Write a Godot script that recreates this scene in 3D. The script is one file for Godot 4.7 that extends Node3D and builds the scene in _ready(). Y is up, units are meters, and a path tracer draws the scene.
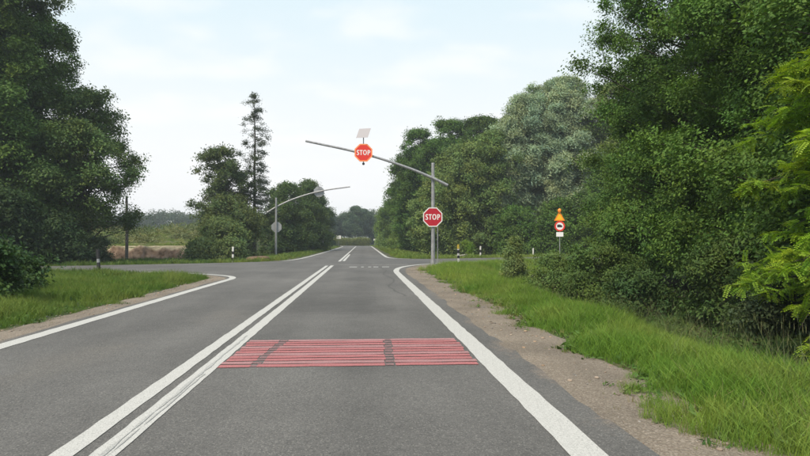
extends Node3D

# Country crossroads with a stop sign on a mast arm. X is right, the road runs along -Z ("d" = metres ahead = -z).
var M := {}
var names := {}
var road_poly := PackedVector2Array()
var poly_box := Rect2()
var noise := FastNoiseLite.new()
var clumpy := FastNoiseLite.new()
var LEAF := {}

# ---------------------------------------------------------------- small helpers
func numbered(called: String) -> String:
	var n: int = names.get(called, 0)
	names[called] = n + 1
	return called if n == 0 else "%s_%03d" % [called, n]

func tag(o: Node, label: String, category: String, group := "", kind := "") -> Node:
	if label: o.set_meta("label", label)
	if category: o.set_meta("category", category)
	if group: o.set_meta("group", group)
	if kind: o.set_meta("kind", kind)
	return o

func thing(called: String, label: String, category: String, at: Vector3, turn := 0.0, group := "") -> Node3D:
	var o := Node3D.new()
	o.name = numbered(called)
	add_child(o)
	o.position = at
	o.rotation.y = turn
	tag(o, label, category, group)
	return o

func obj(called: String, mesh: Mesh, mat: Material, parent: Node = null, at := Vector3.ZERO) -> MeshInstance3D:
	var o := MeshInstance3D.new()
	o.mesh = mesh
	o.material_override = mat
	o.cast_shadow = GeometryInstance3D.SHADOW_CASTING_SETTING_ON
	if parent == null:
		o.name = numbered(called)
		add_child(o)
	else:
		o.name = called
		parent.add_child(o, true)
	o.position = at
	return o

func lin(r: float, g: float, b: float) -> Color:
	return Color(r, g, b).linear_to_srgb()

func mat(r: float, g: float, b: float, rough := 0.8, metal := 0.0) -> StandardMaterial3D:
	var m := StandardMaterial3D.new()
	m.albedo_color = lin(r, g, b)
	m.roughness = rough
	m.metallic = metal
	m.cull_mode = BaseMaterial3D.CULL_DISABLED
	return m

func st() -> SurfaceTool:
	var s := SurfaceTool.new()
	s.begin(Mesh.PRIMITIVE_TRIANGLES)
	return s

func tri(s: SurfaceTool, a: Vector3, b: Vector3, c: Vector3) -> void:
	s.add_vertex(a); s.add_vertex(b); s.add_vertex(c)

func quad(s: SurfaceTool, a: Vector3, b: Vector3, c: Vector3, d: Vector3) -> void:
	tri(s, a, b, c); tri(s, a, c, d)

func done(s: SurfaceTool) -> ArrayMesh:
	s.generate_normals()
	return s.commit()

# a tube through points, radius per point
func tube(s: SurfaceTool, pts: Array, rad: Array, sides := 7, cap := true) -> void:
	var rings := []
	var ref := Vector3(0.31, 0.2, 0.93)
	for i in pts.size():
		var t: Vector3 = (pts[mini(i + 1, pts.size() - 1)] - pts[maxi(i - 1, 0)]).normalized()
		var u: Vector3 = t.cross(ref).normalized()
		var v: Vector3 = t.cross(u).normalized()
		var ring := []
		for k in sides:
			var a := TAU * k / sides
			ring.append(pts[i] + (u * cos(a) + v * sin(a)) * rad[i])
		rings.append(ring)
	s.set_smooth_group(0)
	for i in rings.size() - 1:
		for k in sides:
			var k2 := (k + 1) % sides
			quad(s, rings[i][k], rings[i][k2], rings[i + 1][k2], rings[i + 1][k])
	if cap:
		s.set_smooth_group(-1)
		var e: int = rings.size() - 1
		for k in range(1, sides - 1):
			tri(s, rings[0][0], rings[0][k + 1], rings[0][k])
			tri(s, rings[e][0], rings[e][k], rings[e][k + 1])

# box with chamfered vertical edges
func box(s: SurfaceTool, c: Vector3, size: Vector3, ch := 0.0) -> void:
	s.set_smooth_group(-1)
	var h := size * 0.5
	var o := [Vector2(-h.x + ch, -h.z), Vector2(h.x - ch, -h.z), Vector2(h.x, -h.z + ch), Vector2(h.x, h.z - ch), Vector2(h.x - ch, h.z), Vector2(-h.x + ch, h.z), Vector2(-h.x, h.z - ch), Vector2(-h.x, -h.z + ch)]
	for k in 8:
		var p: Vector2 = o[k]
		var q: Vector2 = o[(k + 1) % 8]
		quad(s, c + Vector3(p.x, -h.y, p.y), c + Vector3(q.x, -h.y, q.y), c + Vector3(q.x, h.y, q.y), c + Vector3(p.x, h.y, p.y))
	for k in range(1, 7):
		tri(s, c + Vector3(o[0].x, h.y, o[0].y), c + Vector3(o[k].x, h.y, o[k].y), c + Vector3(o[k + 1].x, h.y, o[k + 1].y))
		tri(s, c + Vector3(o[0].x, -h.y, o[0].y), c + Vector3(o[k + 1].x, -h.y, o[k + 1].y), c + Vector3(o[k].x, -h.y, o[k].y))

# flat plate facing +z: outline points, between z0 (back) and z1 (front)
func plate(outline: Array, z0: float, z1: float) -> ArrayMesh:
	var s := st()
	s.set_smooth_group(-1)
	var pv := PackedVector2Array(outline)
	var idx := Geometry2D.triangulate_polygon(pv)
	for k in range(0, idx.size(), 3):
		var a := pv[idx[k]]; var b := pv[idx[k + 1]]; var c := pv[idx[k + 2]]
		if (b - a).cross(c - a) > 0.0:
			var t := b; b = c; c = t
		tri(s, Vector3(a.x, a.y, z1), Vector3(b.x, b.y, z1), Vector3(c.x, c.y, z1))
		tri(s, Vector3(a.x, a.y, z0), Vector3(c.x, c.y, z0), Vector3(b.x, b.y, z0))
	for k in pv.size():
		var p := pv[k]; var q := pv[(k + 1) % pv.size()]
		quad(s, Vector3(p.x, p.y, z0), Vector3(p.x, p.y, z1), Vector3(q.x, q.y, z1), Vector3(q.x, q.y, z0))
	return done(s)

# ring plate between two outlines with the same number of points
func ring_plate(outer: Array, inner: Array, z0: float, z1: float) -> ArrayMesh:
	var s := st()
	s.set_smooth_group(-1)
	var n := outer.size()
	for k in n:
		var a: Vector2 = outer[k]; var b: Vector2 = outer[(k + 1) % n]
		var c: Vector2 = inner[(k + 1) % n]; var d: Vector2 = inner[k]
		quad(s, Vector3(a.x, a.y, z1), Vector3(b.x, b.y, z1), Vector3(c.x, c.y, z1), Vector3(d.x, d.y, z1))
		quad(s, Vector3(a.x, a.y, z0), Vector3(a.x, a.y, z1), Vector3(b.x, b.y, z1), Vector3(b.x, b.y, z0))
		quad(s, Vector3(d.x, d.y, z0), Vector3(d.x, d.y, z1), Vector3(c.x, c.y, z1), Vector3(c.x, c.y, z0))
	return done(s)

func ngon(n: int, r: float, phase := 0.0) -> Array:
	var o := []
	for k in n:
		var a := TAU * k / n + phase
		o.append(Vector2(cos(a), sin(a)) * r)
	return o

func chaikin(p: Array, times := 3) -> Array:
	for t in times:
		var q := [p[0]]
		for i in p.size() - 1:
			q.append(p[i].lerp(p[i + 1], 0.25))
			q.append(p[i].lerp(p[i + 1], 0.75))
		q.append(p[-1])
		p = q
	return p

func resample(p: Array, step: float) -> Array:
	var o := [p[0]]
	var left := step
	for i in p.size() - 1:
		var a: Vector2 = p[i]; var b: Vector2 = p[i + 1]
		var l := a.distance_to(b)
		var at := 0.0
		while l - at > left:
			at += left
			o.append(a.lerp(b, at / l))
			left = step
		left -= l - at
	if o[-1].distance_to(p[-1]) > 0.01: o.append(p[-1])
	return o

func side_normal(p: Array, i: int) -> Vector2:
	var t: Vector2 = (p[mini(i + 1, p.size() - 1)] - p[maxi(i - 1, 0)]).normalized()
	return Vector2(t.y, -t.x)

func offset(p: Array, by: float) -> Array:
	var o := []
	for i in p.size(): o.append(p[i] + side_normal(p, i) * by)
	return o

# distance outside the asphalt (negative on it)
func road_sd(x: float, d: float) -> float:
	var p := Vector2(x, d)
	var best := 1e9
	var inside := false
	var n := road_poly.size()
	var a := road_poly[n - 1]
	for i in n:
		var b := road_poly[i]
		var ab := b - a
		var t := clampf((p - a).dot(ab) / ab.length_squared(), 0.0, 1.0)
		best = minf(best, p.distance_squared_to(a + ab * t))
		if (a.y > d) != (b.y > d) and x < (b.x - a.x) * (d - a.y) / (b.y - a.y) + a.x: inside = not inside
		a = b
	return -sqrt(best) if inside else sqrt(best)

func height(x: float, d: float, s := 1e9) -> float:
	if s > 1e8: s = road_sd(x, d)
	if s < 0.15: return -0.014
	var y := -0.014 - 0.03 * smoothstep(0.1, 1.3, s)
	var rough := smoothstep(1.0, 4.0, s)
	y += rough * (noise.get_noise_2d(x * 2.0, d * 2.0) * 0.12)
	if x > 0.0 and d < 37.0:
		y -= 0.55 * smoothstep(2.2, 4.0, s) - 0.3 * smoothstep(4.5, 8.0, s)
	elif x < -5.0 and d < 34.0:
		y -= 0.12 * smoothstep(2.0, 5.0, s)
	else:
		y -= 0.33 * smoothstep(1.6, 4.5, s)
	var left := smoothstep(-13.0, -15.0, x)
	if d > 50.0 and left > 0.0:
		y += left * (1.15 * smoothstep(58.0, 58.6, d) + 1.9 * smoothstep(62.0, 95.0, d) - 0.9 * smoothstep(110.0, 200.0, d) + 0.35 * noise.get_noise_2d(x * 0.9, d * 0.9) * smoothstep(60.0, 75.0, d))
	if d > 150.0:
		y += 0.4 * smoothstep(150.0, 220.0, d)
	return y

func ground_at(x: float, d: float) -> Vector3:
	return Vector3(x, height(x, d), -d)

# ---------------------------------------------------------------- textures and materials
func ramp(cols: Array, at: Array) -> Gradient:
	var g := Gradient.new()
	g.colors = PackedColorArray(cols)
	g.offsets = PackedFloat32Array(at)
	return g

func noise_tex(size: int, freq: float, seed_: int, cols: Array, at: Array, octaves := 4) -> NoiseTexture2D:
	var n := FastNoiseLite.new()
	n.noise_type = FastNoiseLite.TYPE_SIMPLEX_SMOOTH
	n.seed = seed_
	n.frequency = freq
	n.fractal_octaves = octaves
	var t := NoiseTexture2D.new()
	t.width = size; t.height = size
	t.seamless = true
	t.noise = n
	t.color_ramp = ramp(cols, at)
	return t

func bump_tex(size: int, freq: float, seed_: int, octaves := 3) -> NoiseTexture2D:
	return noise_tex(size, freq, seed_, [Color.BLACK, Color.WHITE], [0.0, 1.0], octaves)

func speckle(size: int, base: Color, spread: float, dots: int, seed_: int, light: Color, dark: Color, rmax: int) -> ImageTexture:
	var r := RandomNumberGenerator.new()
	r.seed = seed_
	var im := Image.create(size, size, false, Image.FORMAT_RGB8)
	var n := FastNoiseLite.new()
	n.seed = seed_
	n.frequency = 0.03
	for y in size:
		for x in size:
			var k := 1.0 + spread * (r.randf() - 0.5) + 0.10 * n.get_noise_2d(x, y)
			im.set_pixel(x, y, Color(base.r * k, base.g * k, base.b * k))
	for i in dots:
		var w := r.randi_range(2, rmax)
		var h := r.randi_range(2, rmax)
		var c := base.lerp(light, r.randf() * 0.8) if r.randf() < 0.55 else base.lerp(dark, r.randf() * 0.8)
		im.fill_rect(Rect2i(r.randi_range(0, size - w), r.randi_range(0, size - h), w, h), c)
		if w > 3: im.fill_rect(Rect2i(r.randi_range(0, size - w), r.randi_range(0, size - h), w - 1, h + 1), c)
	return ImageTexture.create_from_image(im)

# the broad tone of the asphalt: wheel tracks, old patches, joints sealed with bitumen, sand dragged on
const MACRO := Rect2(-12.0, 0.0, 24.0, 72.0)
func asphalt_tone() -> ImageTexture:
	var w := 768
	var h := 1536
	var im := Image.create(w, h, false, Image.FORMAT_RGB8)
	var r := RandomNumberGenerator.new()
	r.seed = 5
	var patches := []
	for i in 10:
		patches.append([Rect2(r.randf_range(-4.8, 0.4), r.randf_range(3.0, 60.0), r.randf_range(1.2, 3.4), r.randf_range(1.5, 8.0)), r.randf_range(-0.06, 0.05)])
	patches.append([Rect2(-4.9, 17.5, 3.0, 6.0), 0.05])
	patches.append([Rect2(-1.5, 12.6, 2.8, 3.4), -0.05])
	for j in h:
		var d := MACRO.position.y + MACRO.size.y * (j + 0.5) / h
		for i in w:
			var x := MACRO.position.x + MACRO.size.x * (i + 0.5) / w
			var k := 0.52 + 0.15 * noise.get_noise_2d(x * 3.0, d * 1.6) + 0.05 * clumpy.get_noise_2d(x * 9.0, d * 9.0)
			var wob := noise.get_noise_2d(d * 2.0, 7.0) * 0.12
			for tx in [-0.85, 0.65, -4.0, -2.6]:
				var q: float = (x - tx - wob) / 0.26
				k += 0.07 * exp(-q * q) * (0.7 + 0.6 * noise.get_noise_2d(tx * 30.0, d * 3.0))
			var q2: float = (x + 0.1 - wob) / 0.22
			k -= 0.075 * exp(-q2 * q2) * clampf(0.6 + noise.get_noise_2d(50.0, d * 4.0) * 1.4, 0.0, 1.2)
			for p in patches:
				if p[0].has_point(Vector2(x + wob * 0.4, d + wob)): k += p[1]
			var c := Color(k, k, k)
			# pale brown dust trails curving in from the side road
			var tr := absf(x + 3.1 - (d - 9.0) * 0.22 + wob * 3.0)
			var dust := clampf(1.0 - tr / 0.8, 0.0, 1.0) * clampf(0.45 + noise.get_noise_2d(x * 4.0, d * 3.0) * 1.5, 0.0, 1.0) * 0.4 * smoothstep(4.0, 7.0, d) * (1.0 - smoothstep(13.0, 16.0, d))
			c = c.lerp(Color(0.74, 0.69, 0.62), dust)
			# sealed transverse joint where the side road's surface begins, and a longitudinal crack
			var joint := 38.4 + wob * 2.0 + 0.1 * sin(x * 3.0)
			if absf(d - joint) < 0.22 and x > -6.0 and x < 4.0: c = c.lerp(Color(0.22, 0.22, 0.22), 0.7)
			var cr := 0.95 + 0.12 * sin(d * 0.9) + wob
			if absf(x - cr) < 0.035 and d > 16.0 and d < 33.0: c = c.lerp(Color(0.28, 0.28, 0.28), 0.6)
			if d > 40.0 and d < 48.0: c = c.lerp(Color(0.46, 0.46, 0.465), 0.3)
			# sand washed over the ragged edge of the asphalt, in patches
			if d < 40.0:
				var e := maxf((x - 1.62) / 0.55 if d < 28.0 else -9.0, (-4.86 - x) / 0.3 if d < 22.0 else -9.0)
				var grain := noise.get_noise_2d(x * 9.0, d * 5.0) * 0.9 + clumpy.get_noise_2d(x * 40.0, d * 40.0) * 0.5
				var over := smoothstep(0.35, 0.9, e + grain * 0.7)
				c = c.lerp(Color(0.92, 0.78, 0.66), over * 0.8)
			im.set_pixel(i, j, c.linear_to_srgb())
	return ImageTexture.create_from_image(im)

func leaf_mat(rough := 0.6, through := 0.7) -> StandardMaterial3D:
	var m := StandardMaterial3D.new()
	m.albedo_color = Color.WHITE
	m.vertex_color_use_as_albedo = true
	m.roughness = rough
	m.backlight_enabled = true
	m.backlight = Color(through, through, through * 0.55)
	m.cull_mode = BaseMaterial3D.CULL_DISABLED
	m.metallic_specular = 0.3
	return m

func make_materials() -> void:
	var a := mat(1, 1, 1, 0.88)
	a.albedo_texture = speckle(1024, lin(0.180, 0.174, 0.166), 0.30, 20000, 3, lin(0.42, 0.41, 0.38), lin(0.07, 0.07, 0.07), 5)
	a.uv1_scale = Vector3(1, 1, 1)
	a.detail_enabled = true
	a.detail_albedo = asphalt_tone()
	a.detail_uv_layer = BaseMaterial3D.DETAIL_UV_2
	a.detail_blend_mode = BaseMaterial3D.BLEND_MODE_MUL
	a.heightmap_enabled = true
	a.heightmap_texture = bump_tex(512, 0.12, 9, 2)
	a.heightmap_scale = 0.5
	M.asphalt = a
	var p := mat(1, 1, 1, 0.7)
	p.albedo_texture = speckle(512, lin(0.46, 0.455, 0.435), 0.16, 9000, 4, lin(0.56, 0.56, 0.54), lin(0.2, 0.2, 0.19), 6)
	p.uv1_scale = Vector3(1.6, 1.6, 1.6)
	p.uv1_triplanar = true
	p.uv1_world_triplanar = true
	M.paint = p
	var pw := p.duplicate()
	pw.albedo_texture = speckle(512, lin(0.38, 0.38, 0.365), 0.3, 12000, 6, lin(0.46, 0.46, 0.44), lin(0.12, 0.12, 0.12), 7)
	M.worn_paint = pw
	var red := p.duplicate()
	red.albedo_texture = speckle(512, lin(0.345, 0.088, 0.09), 0.3, 15000, 8, lin(0.48, 0.22, 0.22), lin(0.15, 0.10, 0.10), 8)
	M.red_paint = red
	var red2 := p.duplicate()
	red2.albedo_texture = speckle(512, lin(0.32, 0.135, 0.138), 0.25, 14000, 11, lin(0.5, 0.28, 0.28), lin(0.14, 0.13, 0.13), 8)
	M.red_paint_worn = red2
	var red3 := p.duplicate()
	red3.albedo_texture = speckle(256, lin(0.19, 0.10, 0.10), 0.25, 5000, 13, lin(0.26, 0.13, 0.13), lin(0.08, 0.08, 0.08), 8)
	M.red_gap = red3
	var sand := mat(1, 1, 1, 0.95)
	sand.albedo_texture = speckle(512, lin(0.205, 0.170, 0.130), 0.35, 9000, 12, lin(0.38, 0.33, 0.28), lin(0.12, 0.09, 0.07), 6)
	sand.uv1_triplanar = true
	sand.uv1_world_triplanar = true
	sand.uv1_scale = Vector3(0.7, 0.7, 0.7)
	sand.detail_enabled = true
	sand.heightmap_enabled = true
	sand.heightmap_texture = bump_tex(512, 0.06, 21, 5)
	sand.heightmap_scale = 1.2
	sand.vertex_color_use_as_albedo = true
	M.sand = sand
	var soil := mat(1, 1, 1, 0.95)
	soil.vertex_color_use_as_albedo = true
	soil.albedo_texture = noise_tex(512, 0.02, 31, [Color(0.62, 0.6, 0.5), Color(0.85, 0.85, 0.8), Color(1, 1, 1)], [0.0, 0.5, 1.0], 5)
	soil.uv1_triplanar = true
	soil.uv1_world_triplanar = true
	soil.uv1_scale = Vector3(0.4, 0.4, 0.4)
	M.soil = soil
	var bank := mat(1, 1, 1, 0.95)
	bank.vertex_color_use_as_albedo = true
	bank.albedo_texture = noise_tex(512, 0.015, 41, [Color(0.55, 0.5, 0.46), Color(0.9, 0.88, 0.85), Color(1, 1, 1)], [0.0, 0.5, 1.0], 5)
	bank.uv1_triplanar = true
	bank.uv1_world_triplanar = true
	bank.uv1_scale = Vector3(0.3, 0.3, 0.3)
	M.bank = bank
	var bark := mat(0.11, 0.095, 0.08, 0.95)
	bark.albedo_texture = noise_tex(256, 0.03, 51, [Color(0.5, 0.48, 0.45), Color(1, 1, 1)], [0.2, 0.8], 4)
	bark.uv1_triplanar = true
	bark.uv1_scale = Vector3(2, 0.5, 2)
	bark.heightmap_enabled = true
	bark.heightmap_texture = bump_tex(256, 0.05, 52, 4)
	bark.heightmap_scale = 3.0
	M.bark = bark
	var birch := bark.duplicate()
	birch.albedo_color = lin(0.55, 0.53, 0.5)
	M.birch = birch
	var wood := bark.duplicate()
	wood.albedo_color = lin(0.22, 0.20, 0.18)
	M.wood = wood
	var zinc := mat(0.42, 0.43, 0.44, 0.5, 0.35)
	zinc.albedo_texture = noise_tex(256, 0.02, 61, [Color(0.8, 0.8, 0.82), Color(1, 1, 1)], [0.2, 0.8], 4)
	zinc.uv1_triplanar = true
	zinc.uv1_scale = Vector3(1, 0.4, 1)
	M.zinc = zinc
	M.sign_back = mat(0.33, 0.35, 0.37, 0.5, 0.4)
	M.sign_red = mat(0.46, 0.012, 0.03, 0.38)
	M.sign_red_bright = mat(0.72, 0.035, 0.02, 0.35)
	M.sign_white = mat(0.80, 0.80, 0.80, 0.4)
	M.sign_orange = mat(0.95, 0.32, 0.12, 0.35)
	M.sign_yellow = mat(0.85, 0.50, 0.01, 0.4)
	M.amber = mat(0.9, 0.26, 0.02, 0.25)
	M.black = mat(0.02, 0.02, 0.022, 0.5)
	M.white_plastic = mat(0.66, 0.66, 0.64, 0.5)
	M.yellow_plastic = mat(0.62, 0.46, 0.06, 0.5)
	M.panel_back = mat(0.34, 0.325, 0.345, 0.6)
	M.panel_cells = mat(0.015, 0.02, 0.05, 0.15)
	M.blue_sign = mat(0.10, 0.16, 0.24, 0.5)
	M.concrete = mat(0.42, 0.40, 0.36, 0.9)
	M.stone = mat(0.10, 0.105, 0.12, 0.85)
	M.leaf = leaf_mat()
	M.leaf_glow = leaf_mat(0.5, 0.9)
	M.grass = leaf_mat(0.6, 0.6)
	M.needle = leaf_mat(0.6, 0.2)

# ---------------------------------------------------------------- plants
# a twig with leaves: each leaf a folded blade of four triangles
func make_leaf_twig(seed_: int, count: int, spread: float, length: float, width: float, droop := 0.0) -> ArrayMesh:
	var r := RandomNumberGenerator.new()
	r.seed = seed_
	var s := st()
	s.set_smooth_group(-1)
	for i in count:
		var dir := Vector3(r.randfn(), r.randfn() * 0.7 + 0.15 - droop, r.randfn()).normalized()
		var at := Vector3(r.randfn(), r.randfn() * 0.6, r.randfn()) * spread * 0.45
		var up := (Vector3.UP + Vector3(r.randfn(), r.randfn(), r.randfn()) * 0.55).normalized()
		var side := dir.cross(up).normalized()
		up = side.cross(dir).normalized()
		var l := length * r.randf_range(0.7, 1.25)
		var w := width * r.randf_range(0.75, 1.2) * 0.5
		var tip := at + dir * l - up * l * 0.15
		var mid := at + dir * l * 0.45 - up * w * 0.35
		tri(s, at, mid + side * w + up * w * 0.4, tip)
		tri(s, at, tip, mid - side * w + up * w * 0.4)
	return done(s)

func make_needle_twig(seed_: int) -> ArrayMesh:
	var r := RandomNumberGenerator.new()
	r.seed = seed_
	var s := st()
	s.set_smooth_group(-1)
	for i in 26:
		var a := r.randf() * TAU
		var t := float(i) / 26.0
		var at := Vector3(0, 0.02 * t, (t - 0.5) * 0.5)
		var dir := Vector3(cos(a), sin(a) * 0.6 + 0.2, 0.9).normalized()
		var side := dir.cross(Vector3(r.randfn(), r.randfn(), r.randfn())).normalized() * 0.016
		tri(s, at - side, at + side, at + dir * r.randf_range(0.14, 0.24))
	return done(s)

# one pinnate leaf: a drooping stalk with leaflets in pairs
func make_frond(seed_: int) -> ArrayMesh:
	var r := RandomNumberGenerator.new()
	r.seed = seed_
	var s := st()
	s.set_smooth_group(-1)
	var n := 7
	var len_ := 0.27
	for i in n + 1:
		var t := (i + 1.0) / (n + 1.0)
		var c := Vector3(0, -0.09 * t * t + 0.02 * t, len_ * t)
		for side in [-1.0, 1.0]:
			if i == n and side > 0: continue
			var dir := Vector3(side * 0.95, -0.12 + r.randf_range(-0.12, 0.12), 0.35 + r.randf_range(-0.1, 0.1)).normalized()
			if i == n: dir = Vector3(0, -0.3, 1).normalized()
			var across := dir.cross(Vector3.UP).normalized()
			var l := r.randf_range(0.045, 0.06) * (1.0 - 0.25 * absf(t - 0.5))
			var w := l * 0.36
			var a := c + dir * 0.004
			tri(s, a, a + dir * l * 0.5 + across * w, a + dir * l)
			tri(s, a, a + dir * l, a + dir * l * 0.5 - across * w)
	for i in 4:
		var t0 := i / 4.0
		var t1 := (i + 1) / 4.0
		var p0 := Vector3(0, -0.09 * t0 * t0 + 0.02 * t0, len_ * t0)
		var p1 := Vector3(0, -0.09 * t1 * t1 + 0.02 * t1, len_ * t1)
		quad(s, p0 - Vector3(0.002, 0, 0), p0 + Vector3(0.002, 0, 0), p1 + Vector3(0.0015, 0, 0), p1 - Vector3(0.0015, 0, 0))
	return done(s)

func make_grass_tuft(seed_: int, blades: int, h: float, spread: float, w: float, heads := false) -> ArrayMesh:
	var r := RandomNumberGenerator.new()
	r.seed = seed_
	var s := st()
	s.set_smooth_group(-1)
	for i in blades:
		var a := r.randf() * TAU
		var at := Vector3(cos(a), 0, sin(a)) * spread * sqrt(r.randf())
		var lean := Vector3(r.randfn(), 0, r.randfn()) * 0.28
		var hh := h * r.randf_range(0.45, 1.15)
		var f := r.randf() * TAU
		var side := Vector3(cos(f), 0, sin(f)) * w
		var m := at + Vector3(0, hh * 0.55, 0) + lean * hh * 0.35
		var t := at + Vector3(0, hh, 0) * r.randf_range(0.8, 1.0) + lean * hh * 1.1
		quad(s, at - side, at + side, m + side * 0.8, m - side * 0.8)
		tri(s, m - side * 0.8, m + side * 0.8, t)
		if heads and i % 2 == 0:
			var k := Vector3(r.randfn(), 0, r.randfn()).normalized() * w * 2.2
			quad(s, t - k * 0.5, t + Vector3(0, -0.03, 0), t + k * 0.5, t + Vector3(0, 0.09, 0))
	return done(s)

func make_meshes() -> void:
	LEAF.near = make_leaf_twig(1, 16, 0.34, 0.115, 0.07)
	LEAF.mid = make_leaf_twig(2, 18, 0.6, 0.22, 0.13)
	LEAF.far = make_leaf_twig(3, 20, 0.95, 0.36, 0.22)
	LEAF.shrub = make_leaf_twig(4, 16, 0.26, 0.085, 0.045)
	LEAF.willow = make_leaf_twig(5, 22, 0.7, 0.30, 0.085, 0.25)
	LEAF.needle = make_needle_twig(6)
	LEAF.frond = make_frond(7)
	LEAF.tuft = make_grass_tuft(8, 13, 0.32, 0.10, 0.0035)
	LEAF.tuft_short = make_grass_tuft(9, 12, 0.16, 0.12, 0.0035)
	LEAF.tuft_far = make_grass_tuft(10, 16, 0.36, 0.30, 0.012)
	LEAF.stalk = make_grass_tuft(12, 7, 0.75, 0.12, 0.003, true)

func copies(called: String, mesh: Mesh, m: Material, xf: Array, cols: Array, parent: Node = null) -> MultiMeshInstance3D:
	var mm := MultiMesh.new()
	mm.transform_format = MultiMesh.TRANSFORM_3D
	mm.use_colors = true
	mm.mesh = mesh
	mm.instance_count = xf.size()
	for i in xf.size():
		mm.set_instance_transform(i, xf[i])
		mm.set_instance_color(i, cols[i])
	var o := MultiMeshInstance3D.new()
	o.multimesh = mm
	o.material_override = m
	if parent == null:
		o.name = numbered(called)
		add_child(o)
	else:
		o.name = called
		parent.add_child(o, true)
	return o

func tint(r: RandomNumberGenerator, c: Color, vary := 0.25) -> Color:
	var k := 1.0 + vary * r.randf_range(-1.0, 1.0)
	var y := vary * 0.5 * r.randf_range(-1.0, 1.0)
	return Color(c.r * k * (1.0 + y), c.g * k, c.b * k * (1.0 - y))

func turned(r: RandomNumberGenerator, up: Vector3, size: float) -> Basis:
	var u := up.normalized()
	var x := u.cross(Vector3(sin(r.randf() * 9.0), 0.3, cos(r.randf() * 9.0))).normalized()
	if x.length() < 0.5: x = Vector3.RIGHT
	var b := Basis(x, u, x.cross(u))
	return b.rotated(u, r.randf() * TAU).scaled(Vector3.ONE * size)

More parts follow.
